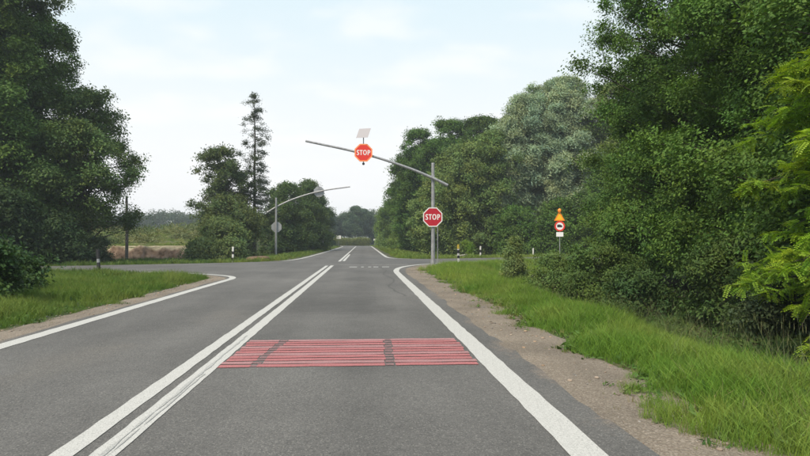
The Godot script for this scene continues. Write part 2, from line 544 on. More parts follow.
# broad crown: boughs carry clumps of leaf twigs, gaps stay between the clumps
# o: h, r, base, clumps, per, cr (clump radius), leaf, col, shape, trunk, bark, seed, lean
func plant(called: String, label: String, category: String, group: String, x: float, d: float, o: Dictionary) -> Node3D:
	var root := thing(called, label, category, ground_at(x, d) - Vector3(0, 0.03, 0), 0.0, group)
	var r := RandomNumberGenerator.new()
	r.seed = hash(label) % 100000 + int(o.get("seed", 0))
	var h: float = o.h
	var rad: float = o.r
	var base: float = o.get("base", h * 0.2)
	var tr: float = o.get("trunk", h * 0.012)
	var shape: String = o.get("shape", "broad")
	var s := st()
	var bend := Vector3(r.randfn(), 0, r.randfn()) * h * 0.03
	var top := h * (0.97 if shape == "spire" else 0.86)
	var tp := []
	var trd := []
	for i in 8:
		var t := i / 7.0
		tp.append(Vector3(0, -0.15 + t * (top + 0.15), 0) + bend * sin(t * PI) + Vector3(r.randfn(), 0, r.randfn()) * 0.01 * h * t * (1.0 - t))
		trd.append(maxf(0.012, tr * (1.0 - 0.88 * t) * (1.35 if i == 0 else 1.0)))
	if shape != "shrub": tube(s, tp, trd, 7, false)
	var on_trunk := func(y: float) -> Vector3:
		var q := clampf((y + 0.15) / (top + 0.15), 0.0, 1.0) * 7.0
		var i := mini(int(q), 6)
		return tp[i].lerp(tp[i + 1], q - i)
	var xf := []
	var cols := []
	var size: float = o.get("size", 1.0)
	var base_col: Color = o.col
	var n: int = o.clumps
	var ph := r.randf() * 100.0
	# several rising leaders, each with a top of its own, make the outline uneven
	var lead := []
	var nl := 9 if shape in ["tall", "broad"] else 0
	for k in nl:
		var la := TAU * (k + r.randf() * 0.7) / nl
		var far := r.randf_range(0.35, 0.72) if k > 0 else 0.05
		lead.append([Vector3(cos(la), 0, sin(la)) * rad * far, (1.0 - 0.42 * far * r.randf_range(0.3, 1.3)) if k > 0 else 1.0, rad * r.randf_range(0.4, 0.65)])
	for c in n:
		var u := pow((c + r.randf()) / n, 1.1)
		var y := base + (h - base) * u
		var prof := 1.0
		var az_pre := r.randf() * TAU
		match shape:
			"broad": prof = pow(sin(PI * (0.22 + 0.75 * u)), 0.8)
			"tall": prof = pow(sin(PI * (0.28 + 0.70 * u)), 0.85)
			"shrub": prof = pow(sin(PI * (0.30 + 0.66 * u)), 0.6)
			"cone": prof = 1.05 - 0.95 * u
			"spire": prof = (0.95 - 0.80 * u) * (0.35 + 0.65 * absf(sin(u * 17.0 + 1.0 * sin(az_pre * 2.0)))) * (0.6 + 0.6 * r.randf())
		var az := az_pre
		prof *= 1.0 + 0.6 * noise.get_noise_3d(cos(az) * 14.0 + ph, sin(az) * 14.0, y * 6.0 / maxf(1.0, h * 0.1))
		var rho := rad * minf(prof, 1.08) * (pow(r.randf(), 0.42))
		var centre: Vector3 = on_trunk.call(y) + Vector3(cos(az) * rho, 0, sin(az) * rho)
		if nl > 0 and c % 3 != 0:
			var ld: Array = lead[r.randi_range(0, nl - 1)]
			y = base + (h * ld[1] - base) * u
			var spread: float = ld[2] * sqrt(maxf(0.03, 1.0 - pow(u, 2.2))) * pow(r.randf(), 0.45) * 1.15
			var open: float = lerpf(0.75, 1.0, minf(1.0, u * 2.0))
			centre = on_trunk.call(y) + ld[0] * open + Vector3(cos(az), 0, sin(az)) * spread
			rho = Vector2(centre.x, centre.z).length()
		var cr: float = o.cr * r.randf_range(0.45, 1.35) * (1.0 - 0.45 * u * (1.0 if shape in ["spire", "cone"] else 0.35))
		# bough
		if c % int(o.get("bough_every", 3)) == 0 and rho > 0.3 or (nl > 0 and (u > 0.86 or rho > rad * 0.78)):
			var from_y := maxf(0.1, y - rho * r.randf_range(0.25, 0.75)) if shape != "spire" else y + 0.15
			var a: Vector3 = on_trunk.call(minf(from_y, top * 0.98)) if shape != "shrub" else Vector3(0, -0.05, 0)
			var mid := a.lerp(centre, 0.5) + Vector3(0, rho * 0.10, 0)
			var br := maxf(0.008, tr * (0.34 if shape != "spire" else 0.2) * (1.0 - 0.6 * u))
			tube(s, [a, mid, centre], [br, br * 0.65, br * 0.25], 5, false)
		var clump_col := tint(r, base_col, 0.2)
		var per := int(o.per * cr * cr / (o.cr * o.cr))
		for k in per:
			var v := Vector3(r.randfn(), r.randfn(), r.randfn()).normalized()
			var q := minf(absf(r.randfn()) * 0.78, 1.35)
			var p := centre + Vector3(v.x, v.y * o.get("flat", 0.62), v.z) * cr * q + Vector3(cos(az), 0.1, sin(az)) * cr * 0.5 * (r.randf() - 0.35)
			if p.y < 0.05: continue
			var out := Vector3(p.x, 0, p.z).normalized() * 0.5
			xf.append(Transform3D(turned(r, v * 0.5 + out + Vector3(0, 0.9, 0), size * r.randf_range(0.6, 1.2)), p))
			cols.append(tint(r, clump_col, 0.2))
	if shape == "shrub":
		for k in 5:
			var e := Vector3(r.randfn() * rad * 0.3, h * 0.6, r.randfn() * rad * 0.3)
			tube(s, [Vector3(0, -0.1, 0), e * 0.5, e], [0.02, 0.014, 0.006], 5, false)
	if shape == "shrub":
		obj("stem", done(s), M[o.get("bark", "bark")], root)
	else:
		obj("trunk", done(s), M[o.get("bark", "bark")], root)
	var cm := copies("crown", LEAF[o.leaf], M[o.get("mat", "leaf")], xf, cols, root)
	cm.set_meta("kind", "stuff")
	return root

# ---------------------------------------------------------------- the script's entry
func _ready() -> void:
	noise.seed = 11
	noise.frequency = 0.12
	noise.fractal_octaves = 4
	clumpy.seed = 23
	clumpy.frequency = 0.25
	camera_and_light()
	make_materials()
	make_meshes()
	print("materials ", Time.get_ticks_msec())
	roads()
	terrain()
	print("terrain ", Time.get_ticks_msec())
	masts()
	posts_and_signs()
	trees()
	print("trees ", Time.get_ticks_msec())
	ground_cover()
	print("cover ", Time.get_ticks_msec())

func camera_and_light() -> void:
	var cam := Camera3D.new()
	cam.name = "camera"
	cam.fov = 39.22
	cam.near = 0.1
	cam.far = 3000.0
	cam.position = Vector3(0, 1.4, 0)
	cam.rotation = Vector3(atan(12.0 / 640.0), -atan(42.0 / 640.0), 0)
	add_child(cam)
	cam.current = true
	var env := Environment.new()
	env.background_mode = Environment.BG_SKY
	var sky := Sky.new()
	var pm := PanoramaSkyMaterial.new()
	pm.panorama = sky_image()
	sky.sky_material = pm
	env.sky = sky
	env.background_energy_multiplier = 1.0
	env.tonemap_mode = Environment.TONE_MAPPER_LINEAR
	env.tonemap_exposure = 1.2
	env.sdfgi_enabled = true
	env.ssao_enabled = true
	env.ssil_enabled = true
	env.fog_enabled = true
	env.fog_density = 0.0007
	env.fog_light_color = Color(0.86, 0.91, 0.95)
	var we := WorldEnvironment.new()
	we.name = "world_environment"
	we.environment = env
	add_child(we)
	var sun := DirectionalLight3D.new()
	sun.name = "sun"
	sun.light_energy = 1.15
	sun.light_color = Color(1.0, 0.94, 0.84)
	sun.light_angular_distance = 9.0
	sun.shadow_enabled = true
	add_child(sun)
	sun.look_at_from_position(Vector3(-28, 58, 34), Vector3.ZERO)

func sky_image() -> ImageTexture:
	var w := 1280
	var h := 640
	var im := Image.create(w, h, false, Image.FORMAT_RGBF)
	var n := FastNoiseLite.new()
	n.seed = 4
	n.frequency = 0.9
	n.fractal_octaves = 5
	for j in h:
		var th := PI * (j + 0.5) / h
		var y := cos(th)
		if y < -0.02:
			for i in w: im.set_pixel(i, j, Color(0.5, 0.5, 0.48))
			continue
		for i in w:
			var ph := TAU * ((i + 0.5) / w - 0.5)
			var v := Vector3(sin(th) * sin(ph), y, -sin(th) * cos(ph))
			var e := clampf(y, 0.0, 1.0)
			var blue := smoothstep(0.08, 0.9, e)
			var c := Color(0.87, 0.875, 0.88).lerp(Color(0.66, 0.785, 0.84), smoothstep(0.06, 0.40, e)).lerp(Color(0.48, 0.63, 0.80), blue * blue)
			var px := v.x / (e + 0.18)
			var pz := v.z / (e + 0.18)
			var f := n.get_noise_2d(px * 1.3 + 3.0, pz * 2.6) * 0.5 + 0.5 + 0.25 * n.get_noise_2d(px * 4.0, pz * 5.0)
			var g := Vector2((atan2(v.x, -v.z) - 0.20) / 0.22, (asin(e) - 0.29 - 0.25 * (atan2(v.x, -v.z) - 0.20)) / 0.07)
			f += 0.42 * exp(-g.length_squared())
			var cl := smoothstep(0.40, 0.85, f)
			c = c.lerp(Color(0.90, 0.90, 0.91), cl * (0.55 + 0.4 * exp(-g.length_squared() * 0.5)))
			im.set_pixel(i, j, c)
	return ImageTexture.create_from_image(im)

# ---------------------------------------------------------------- roads
var NR := []
var FR := []
var FL := []
var NL := []

func roads() -> void:
	NR = resample(chaikin([Vector2(1.47, -12), Vector2(1.47, 5), Vector2(1.47, 16), Vector2(1.45, 26), Vector2(1.47, 29), Vector2(1.8, 32.3), Vector2(2.65, 35.2), Vector2(4.2, 38.0), Vector2(6.5, 40.6), Vector2(10, 42.9), Vector2(16, 46.0), Vector2(30, 53.7), Vector2(80, 81)], 2), 0.5)
	FR = resample(chaikin([Vector2(80, 87.6), Vector2(30, 60.4), Vector2(14.5, 51.9), Vector2(7, 47.9), Vector2(4.4, 46.9), Vector2(2.6, 48.0), Vector2(1.95, 50.5), Vector2(1.88, 56), Vector2(1.87, 100), Vector2(1.87, 140), Vector2(1.7, 148), Vector2(-0.5, 154), Vector2(-5, 157.5), Vector2(-16, 159.5)], 2), 0.7)
	FL = resample(chaikin([Vector2(-16, 152.5), Vector2(-8, 151.5), Vector2(-5.2, 148), Vector2(-4.3, 141), Vector2(-4.25, 120), Vector2(-4.3, 80), Vector2(-4.5, 54), Vector2(-4.75, 46), Vector2(-5.4, 43.0), Vector2(-6.7, 41.0), Vector2(-9, 39.3), Vector2(-12, 37.6), Vector2(-17, 34.9), Vector2(-40, 22.2), Vector2(-90, -5)], 2), 0.7)
	NL = resample(chaikin([Vector2(-90, -12), Vector2(-40, 15.5), Vector2(-17, 28.1), Vector2(-13.5, 29.6), Vector2(-10.8, 29.4), Vector2(-7.7, 27.85), Vector2(-5.5, 25.8), Vector2(-4.7, 24.2), Vector2(-4.75, 21.5), Vector2(-4.75, 10), Vector2(-4.75, -12)], 2), 0.5)
	var r := RandomNumberGenerator.new()
	r.seed = 77
	var outline := PackedVector2Array()
	for line in [[NR, 0.42], [FR, 0.25], [FL, 0.25], [NL, 0.26]]:
		var p: Array = line[0]
		for i in p.size():
			var wob: float = line[1] + noise.get_noise_2d(p[i].x * 3.0 + 40.0, p[i].y * 3.0) * 0.12 + r.randf_range(-0.03, 0.03)
			outline.append(p[i] + side_normal(p, i) * wob)
	# simplified outline for distances
	for line in [[NR, 0.42], [FR, 0.25], [FL, 0.25], [NL, 0.26]]:
		var p: Array = line[0]
		for i in p.size():
			var near: bool = absf(p[i].x) < 16.0 and p[i].y > 15.0 and p[i].y < 58.0 or p[i].y > 140.0
			if i == 0 or i == p.size() - 1 or (near and i % 2 == 0) or i % 24 == 0:
				road_poly.append(p[i] + side_normal(p, i) * line[1])
	var s := st()
	s.set_smooth_group(-1)
	var idx := Geometry2D.triangulate_polygon(outline)
	var put := func(v: Vector2) -> void:
		s.set_uv(Vector2(v.x, v.y) / 2.3)
		s.set_uv2((v - MACRO.position) / MACRO.size)
		s.add_vertex(Vector3(v.x, 0, -v.y))
	for k in range(0, idx.size(), 3):
		var a := outline[idx[k]]; var b := outline[idx[k + 1]]; var c := outline[idx[k + 2]]
		if (b - a).cross(c - a) > 0.0:
			var t := b; b = c; c = t
		put.call(a); put.call(b); put.call(c)
	# worn edge of the asphalt goes down into the ground
	for i in outline.size():
		var a := outline[i]; var b := outline[(i + 1) % outline.size()]
		s.set_uv(a); s.set_uv2(Vector2(0.5, 0.5))
		quad(s, Vector3(a.x, 0, -a.y), Vector3(b.x, 0, -b.y), Vector3(b.x, -0.12, -b.y), Vector3(a.x, -0.12, -a.y))
	var road := obj("road", done(s), M.asphalt)
	tag(road, "grey worn asphalt crossroads with painted lines", "road", "", "structure")
	# painted lines, each a part of the road
	var both := func(x0: float, x1: float, d0: float, d1: float, called: String, m: Material, jit := 0.006) -> void:
		strip(called, [Vector2((x0 + x1) / 2, d0), Vector2((x0 + x1) / 2, d1)], x1 - x0, m, road, jit)
	both.call(-2.03, -1.87, 1.5, 35.0, "centre_line", M.paint)
	both.call(-1.77, -1.595, 1.5, 35.3, "centre_line", M.paint)
	both.call(-1.70, -1.675, 3.0, 9.5, "worn_streak", M.worn_paint, 0.012)
	both.call(-1.655, -1.64, 2.5, 6.8, "worn_streak", M.worn_paint, 0.008)
	both.call(-1.63, -1.46, 42.0, 142.0, "centre_line", M.paint)
	both.call(-1.37, -1.20, 42.8, 62.0, "centre_line", M.paint)
	strip("edge_line", part_of(NR, -2.0, 42.0, 9.0), 0.25, M.paint, road, 0.008)
	strip("edge_line", part_of(FR, 47.0, 151.0, 4.0), 0.22, M.paint, road, 0.008)
	strip("edge_line", part_of(FL, 43.0, 150.0, 1e9), 0.22, M.paint, road, 0.008)
	strip("edge_line", part_of(NL, -2.0, 28.9, 1e9), 0.24, M.paint, road, 0.008)
	for a in [[-0.72, -0.30], [-0.12, 0.05], [0.25, 0.43], [0.52, 0.80], [0.97, 1.36]]:
		strip("stop_line_dash", [Vector2((a[0] + a[1]) / 2, 32.9), Vector2((a[0] + a[1]) / 2 + 0.02, 33.6)], a[1] - a[0], M.worn_paint, road, 0.03)
	for a in [[-1.3, 0.2], [0.5, 1.1], [1.3, 2.6]]:
		strip("faint_line", [Vector2(a[0], 36.5), Vector2(a[1], 36.65)], 0.16, M.worn_paint, road, 0.03)
	# red stripes across the lane: eleven rows, each broken where two strips were left bare
	for k in 11:
		var d := 7.22 + k * 0.177
		var q := st()
		q.set_smooth_group(-1)
		var w := 0.145
		var dull := st()
		dull.set_smooth_group(-1)
		for seg in [[-1.265 + k * 0.012, -1.16 + k * 0.012], [0.255 + k * 0.004, 0.35 + k * 0.004]]:
			ribbon(dull, [Vector2(seg[0], d), Vector2(seg[1], d)], w * 0.8, 0.005, 0.02, r)
		for seg in [[-1.585 + k * 0.003, -1.265 + k * 0.012], [-1.16 + k * 0.012, 0.255 + k * 0.004], [0.35 + k * 0.004, 1.30]]:
			ribbon(q, [Vector2(seg[0] + r.randf_range(-0.02, 0.02), d), Vector2(seg[1] + r.randf_range(-0.02, 0.02), d + r.randf_range(-0.01, 0.01))], w, 0.006, 0.012, r)
		var row := obj("red_stripe", done(q), M.red_paint if k % 3 != 1 else M.red_paint_worn, road)
		obj("worn_gap", done(dull), M.red_gap, row).set_meta("kind", "stuff")
	# sandy shoulders
	shoulder("sand_shoulder", NR, 0.30, 1.55, "bare sandy shoulder between the right edge line and grass")
	shoulder("sand_shoulder", NL, 0.16, 0.95, "narrow brown sandy shoulder beside the left edge line")

func part_of(p: Array, d0: float, d1: float, xmax: float) -> Array:
	var o := []
	for v in p:
		if v.y >= d0 and v.y <= d1 and v.x < xmax and v.x > -14.0: o.append(v)
	return o

func ribbon(s: SurfaceTool, p: Array, w: float, y: float, jit: float, r: RandomNumberGenerator) -> void:
	var q := []
	for i in p.size() - 1:
		var n := maxi(1, int(p[i].distance_to(p[i + 1]) / 0.18)) if p[i].y < 30.0 else maxi(1, int(p[i].distance_to(p[i + 1]) / 2.0))
		for k in n: q.append(p[i].lerp(p[i + 1], float(k) / n))
	q.append(p[-1])
	var la := Vector2()
	var lb := Vector2()
	for i in q.size():
		var nn := side_normal(q, i)
		var a: Vector2 = q[i] - nn * (w * 0.5 + r.randf_range(-jit, jit))
		var b: Vector2 = q[i] + nn * (w * 0.5 + r.randf_range(-jit, jit))
		if i > 0:
			quad(s, Vector3(la.x, y, -la.y), Vector3(a.x, y, -a.y), Vector3(b.x, y, -b.y), Vector3(lb.x, y, -lb.y))
		la = a
		lb = b

func strip(called: String, p: Array, w: float, m: Material, parent: Node, jit: float) -> void:
	var r := RandomNumberGenerator.new()
	r.seed = hash(called) + p.size()
	var s := st()
	s.set_smooth_group(-1)
	ribbon(s, p, w, 0.009 if called == "worn_streak" else 0.005, jit, r)
	obj(called, done(s), m, parent)

func shoulder(called: String, line: Array, a: float, b: float, label: String) -> void:
	var s := st()
	s.set_smooth_group(0)
	var rows := []
	for i in line.size():
		var p: Vector2 = line[i]
		if p.y < -6.0 or p.y > 48.0 or absf(p.x) > 17.0: continue
		var nn := side_normal(line, i)
		var row := []
		for k in 9:
			var t := k / 8.0
			var wob := noise.get_noise_2d(p.x * 5.0 + k * 3.0, p.y * 5.0) * 0.16
			var v := p + nn * (lerpf(a, b, t) + wob * (0.35 if k == 0 else 1.0))
			var sd := road_sd(v.x, v.y)
			var y := height(v.x, v.y, sd) + 0.012 + noise.get_noise_2d(v.x * 12.0, v.y * 12.0) * 0.012
			if k == 0: y = -0.006
			if k == 8: y -= 0.03
			row.append(Vector3(v.x, y, -v.y))
		rows.append(row)
	for i in rows.size() - 1:
		for k in 8:
			for v in [rows[i][k], rows[i + 1][k], rows[i + 1][k + 1], rows[i][k], rows[i + 1][k + 1], rows[i][k + 1]]:
				var c := 0.85 + 0.35 * noise.get_noise_2d(v.x * 6.0, v.z * 6.0)
				s.set_color(Color(c, c, c))
				s.add_vertex(v)
	var o := obj(called, done(s), M.sand)
	tag(o, label, "shoulder", "", "structure")

# ---------------------------------------------------------------- ground
func axis(stops: Array) -> Array:
	var o := []
	for s in stops:
		var v: float = s[0]
		while v < s[1] - 0.001:
			o.append(v)
			v += s[2]
	o.append(stops[-1][1])
	return o

func terrain() -> void:
	var xs := axis([[-900, -200, 100], [-200, -60, 14], [-60, -24, 3], [-24, -12, 1], [-12, 12, 0.5], [12, 30, 1.5], [30, 90, 6], [90, 200, 22], [200, 900, 100]])
	var ds := axis([[-200, -20, 30], [-20, 0, 2], [0, 56, 0.6], [56, 62, 0.3], [62, 110, 2.0], [110, 170, 3], [170, 300, 10], [300, 1500, 100]])
	var s := st()
	s.set_smooth_group(0)
	var pts := []
	var cols := []
	for d in ds:
		for x in xs:
			var sd := road_sd(x, d)
			pts.append(Vector3(x, height(x, d, sd), -d))
			var n := noise.get_noise_2d(x * 1.5, d * 1.5) * 0.5 + 0.5
			var c := Color(0.055, 0.075, 0.022).lerp(Color(0.11, 0.10, 0.045), smoothstep(0.45, 0.75, n))
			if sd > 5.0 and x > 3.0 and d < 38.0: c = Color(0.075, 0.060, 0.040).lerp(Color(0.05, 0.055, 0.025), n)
			if x < -12.0 and d > 50.0: c = Color(0.10, 0.125, 0.04).lerp(Color(0.20, 0.18, 0.085), smoothstep(0.4, 0.7, n))
			cols.append(c)
	var w := xs.size()
	for j in ds.size() - 1:
		for i in w - 1:
			for k in [j * w + i, (j + 1) * w + i, (j + 1) * w + i + 1, j * w + i, (j + 1) * w + i + 1, j * w + i + 1]:
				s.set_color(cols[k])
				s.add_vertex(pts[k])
	tag(obj("ground", done(s), M.soil), "grassy ground around the crossroads", "ground", "", "structure")
	# cut earth bank at the edge of the field
	s = st()
	s.set_smooth_group(0)
	var rows := []
	for i in 60:
		var x := -14.3 - i * 0.15
		var edge := smoothstep(0.0, 5.0, i) * smoothstep(59.0, 50.0, i)
		var row := []
		for k in 13:
			var f := k / 8.0
			var wob := noise.get_noise_2d(x * 5.0, k * 3.0) * 0.28 + noise.get_noise_2d(x * 22.0, k * 1.2 + 40.0) * 0.16
			if k <= 8:
				row.append(Vector3(x, lerpf(-0.85, 0.12 + 0.62 * edge + 0.5 * noise.get_noise_2d(x * 3.0, 77.0), f) + (0.05 * wob if k == 8 else 0.0), -(57.4 + 0.5 * f * f - wob * edge + 0.5 * (1.0 - edge))))
			else:
				var dd := 57.95 + (k - 8) * 1.05
				row.append(Vector3(x, maxf(height(x, dd) + 0.05, 0.12 + 0.55 * edge + 0.3 * noise.get_noise_2d(x * 3.0, 77.0)) - (0.35 if k == 12 else 0.0), -dd))
		rows.append(row)
	for i in rows.size() - 1:
		for k in 12:
			for v in [[i, k], [i, k + 1], [i + 1, k + 1], [i, k], [i + 1, k + 1], [i + 1, k]]:
				var p: Vector3 = rows[v[0]][v[1]]
				var n := noise.get_noise_2d(p.x * 9.0, p.y * 3.0) * 0.6 + 0.6
				s.set_color(Color(0.26, 0.175, 0.125).lerp(Color(0.42, 0.31, 0.235), n) if v[1] < 8 else Color(0.50, 0.43, 0.31).lerp(Color(0.42, 0.38, 0.24), n))
				s.add_vertex(p)
	tag(obj("earth_bank", done(s), M.bank), "bare reddish brown cut earth bank at the edge of the field", "bank", "", "structure")

# ---------------------------------------------------------------- masts with stop signs
func stop_sign(parent: Node, called: String, at: Vector3, size: float, border: Material, face: Material, turn := 0.0) -> Node3D:
	var rim := 0.90 if called == "stop_sign" else 0.865
	var r := size * 0.5 / cos(PI / 8)
	var o := obj(called, plate(ngon(8, r, PI / 8), -0.03, 0.0), M.sign_back, parent, at)
	o.rotation.y = turn
	for dy in [-0.27, 0.27]:
		var rb := st()
		box(rb, Vector3(0, dy * size, -0.045), Vector3(size * 0.62, 0.05, 0.03), 0.006)
		obj("stiffener", done(rb), M.zinc, o)
	obj("border", ring_plate(ngon(8, r * 0.995, PI / 8), ngon(8, r * rim, PI / 8), 0.0, 0.006), border, o)
	obj("face", plate(ngon(8, r * rim, PI / 8), 0.0, 0.004), face, o)
	var f := SystemFont.new()
	f.font_names = PackedStringArray(["Droid Sans"])
	f.font_weight = 700
	var t := TextMesh.new()
	t.text = "STOP"
	t.font = f
	t.font_size = 64
	t.pixel_size = size * 0.0059
	t.depth = 0.008
	var l := obj("lettering", t, M.sign_white, o, Vector3(0, 0, 0.006))
	l.scale = Vector3(0.86, 1.04, 1.0)
	return o

func mast(label: String, at: Vector3, turn: float, flip: float, signs: bool) -> Node3D:
	var root := thing("stop_sign_mast", label, "sign mast", at, turn, "masts with an arm over the lane")
	var s := st()
	var hgt := 5.85
	tube(s, [Vector3(0, -0.3, 0), Vector3(0, 2.6, 0), Vector3(0, hgt, 0)], [0.115, 0.105, 0.09], 16)
	obj("pole", done(s), M.zinc, root)
	s = st()
	tube(s, [Vector3(0, hgt, 0), Vector3(0, hgt + 0.05, 0)], [0.10, 0.085], 16)
	obj("pole_cap", done(s), M.zinc, root)
	s = st()
	box(s, Vector3(0, 0.95, 0.112), Vector3(0.1, 0.32, 0.02), 0.006)
	obj("hatch", done(s), M.sign_back, root)
	s = st()
	tube(s, [Vector3(0, 0.0, 0), Vector3(0, 0.28, 0)], [0.135, 0.13], 16)
	obj("base_sleeve", done(s), M.black if flip < 0.0 else M.zinc, root)
	var z := 0.17 * (1.0 if flip > 0.0 else -1.0)
	var pts := []
	var rad := []
	var ctrl := [Vector2(0.84, 4.58), Vector2(0.0, 5.0), Vector2(-1.5, 5.62), Vector2(-4.05, 6.42), Vector2(-7.35, 7.08)]
	if flip < 0.0: ctrl = [Vector2(-0.9, 4.45), Vector2(0.0, 5.02), Vector2(1.6, 5.8), Vector2(4.2, 6.62), Vector2(7.3, 7.05)]
	var sm := chaikin(ctrl, 3)
	for i in sm.size():
		pts.append(Vector3(sm[i].x, sm[i].y, z))
		rad.append(lerpf(0.085, 0.06, float(i) / sm.size()))
	s = st()
	tube(s, pts, rad, 12)
	obj("arm", done(s), M.zinc, root)
	s = st()
	for dy in [-0.12, 0.12]:
		tube(s, [Vector3(0, 5.03 + dy - 0.03, 0), Vector3(0, 5.03 + dy + 0.03, 0)], [0.118, 0.118], 16)
	box(s, Vector3(0, 5.03, z * 0.5), Vector3(0.14, 0.3, 0.12), 0.01)
	obj("arm_clamp", done(s), M.zinc, root)
	var front := 1.0
	if signs:
		stop_sign(root, "stop_sign", Vector3(-0.03, 2.74, 0.16), 1.12, M.sign_white, M.sign_red)
		for dy in [-0.3, 0.3]:
			s = st()
			tube(s, [Vector3(0, 2.74 + dy - 0.025, 0), Vector3(0, 2.74 + dy + 0.025, 0)], [0.122, 0.122], 16)
			box(s, Vector3(0, 2.74 + dy, 0.115), Vector3(0.3, 0.05, 0.03), 0.004)
			obj("sign_bracket", done(s), M.zinc, root)
		stop_sign(root, "overhead_stop_sign", Vector3(-4.04, 6.42, 0.32), 1.02, M.sign_orange, M.sign_red_bright)
		s = st()
		tube(s, [Vector3(-4.04, 5.75, 0.27), Vector3(-4.04, 7.35, 0.27)], [0.03, 0.03], 8)
		obj("sign_post", done(s), M.zinc, root)
		var pn := obj("solar_panel", null, M.panel_back, root, Vector3(-4.04, 7.56, 0.25))
		s = st()
		pn.mesh = plate([Vector2(-0.36, -0.40), Vector2(0.36, -0.40), Vector2(0.36, 0.40), Vector2(-0.36, 0.40)], -0.002, 0.002)
		pn.rotation = Vector3(0, 0, 0)
		pn.basis = Basis(Vector3.UP, deg_to_rad(-21.0)) * Basis(Vector3.RIGHT, deg_to_rad(-40.0))
		s = st()
		tube(s, [Vector3(0, 0, 0.06), Vector3(0, 0, -0.02), Vector3(0, 0, -0.07)], [0.075, 0.075, 0.05], 12)
		obj("warning_lamp", done(s), M.black, root, Vector3(-4.04, 5.78, 0.30))
	else:
		var o := stop_sign(root, "stop_sign", Vector3(0.03, 3.0, -0.16), 1.0, M.sign_white, M.sign_red, PI)
		o.set_meta("label", "grey back of an octagonal sign")
		var o2 := stop_sign(root, "overhead_stop_sign", Vector3(4.2, 6.55, -0.32), 1.02, M.sign_orange, M.sign_red_bright, PI)
		o2.set_meta("label", "grey back of the overhead octagonal sign")
		s = st()
		tube(s, [Vector3(4.2, 5.85, -0.27), Vector3(4.2, 7.2, -0.27)], [0.03, 0.03], 8)
		obj("sign_post", done(s), M.zinc, root)
	return root

func masts() -> void:
	mast("tall grey steel mast with curved arm and two red STOP signs", Vector3(4.06, height(4.06, 37.0), -37.0), 0.0, 1.0, true)
	mast("distant grey mast with arm reaching right, its octagonal sign seen from behind", Vector3(-8.6, height(-8.6, 64.0), -64.0), 0.0, -1.0, false)
	var t := thing("thin_post", "thin grey steel post right behind the STOP sign mast", "post", ground_at(4.45, 38.0))
	var s := st()
	tube(s, [Vector3(0, -0.2, 0), Vector3(0, 2.6, 0)], [0.03, 0.03], 8)
	obj("post", done(s), M.zinc, t)
	s = st()
	tube(s, [Vector3(0, 2.6, 0), Vector3(0, 2.63, 0)], [0.034, 0.02], 8)
	obj("cap", done(s), M.black, t)

# ---------------------------------------------------------------- posts, signs and small things
func delineator(label: String, x: float, d: float, hgt: float, bands: Array, top: Material, body: Material, lean := 0.0) -> void:
	var t := thing("delineator_post", label, "marker post", ground_at(x, d), 0.0, "roadside marker posts")
	t.rotation.z = lean
	var s := st()
	var w := 0.13
	box(s, Vector3(0, hgt * 0.5 - 0.1, 0), Vector3(w, hgt + 0.2, 0.09), 0.03)
	obj("body", done(s), body, t)
	s = st()
	var y := hgt
	s.set_smooth_group(-1)
	quad(s, Vector3(-w / 2, y, -0.045), Vector3(w / 2, y, -0.045), Vector3(w / 2, y + 0.06, 0.045), Vector3(-w / 2, y + 0.06, 0.045))
	quad(s, Vector3(-w / 2, y, 0.045), Vector3(-w / 2, y + 0.06, 0.045), Vector3(w / 2, y + 0.06, 0.045), Vector3(w / 2, y, 0.045))
	tri(s, Vector3(-w / 2, y, -0.045), Vector3(-w / 2, y + 0.06, 0.045), Vector3(-w / 2, y, 0.045))
	tri(s, Vector3(w / 2, y, -0.045), Vector3(w / 2, y, 0.045), Vector3(w / 2, y + 0.06, 0.045))
	obj("cap", done(s), top, t)
	for b in bands:
		s = st()
		box(s, Vector3(0, hgt * (b[0] + b[1]) * 0.5, 0), Vector3(w + 0.008, hgt * (b[1] - b[0]), 0.098), 0.032)
		obj("band", done(s), b[2], t)

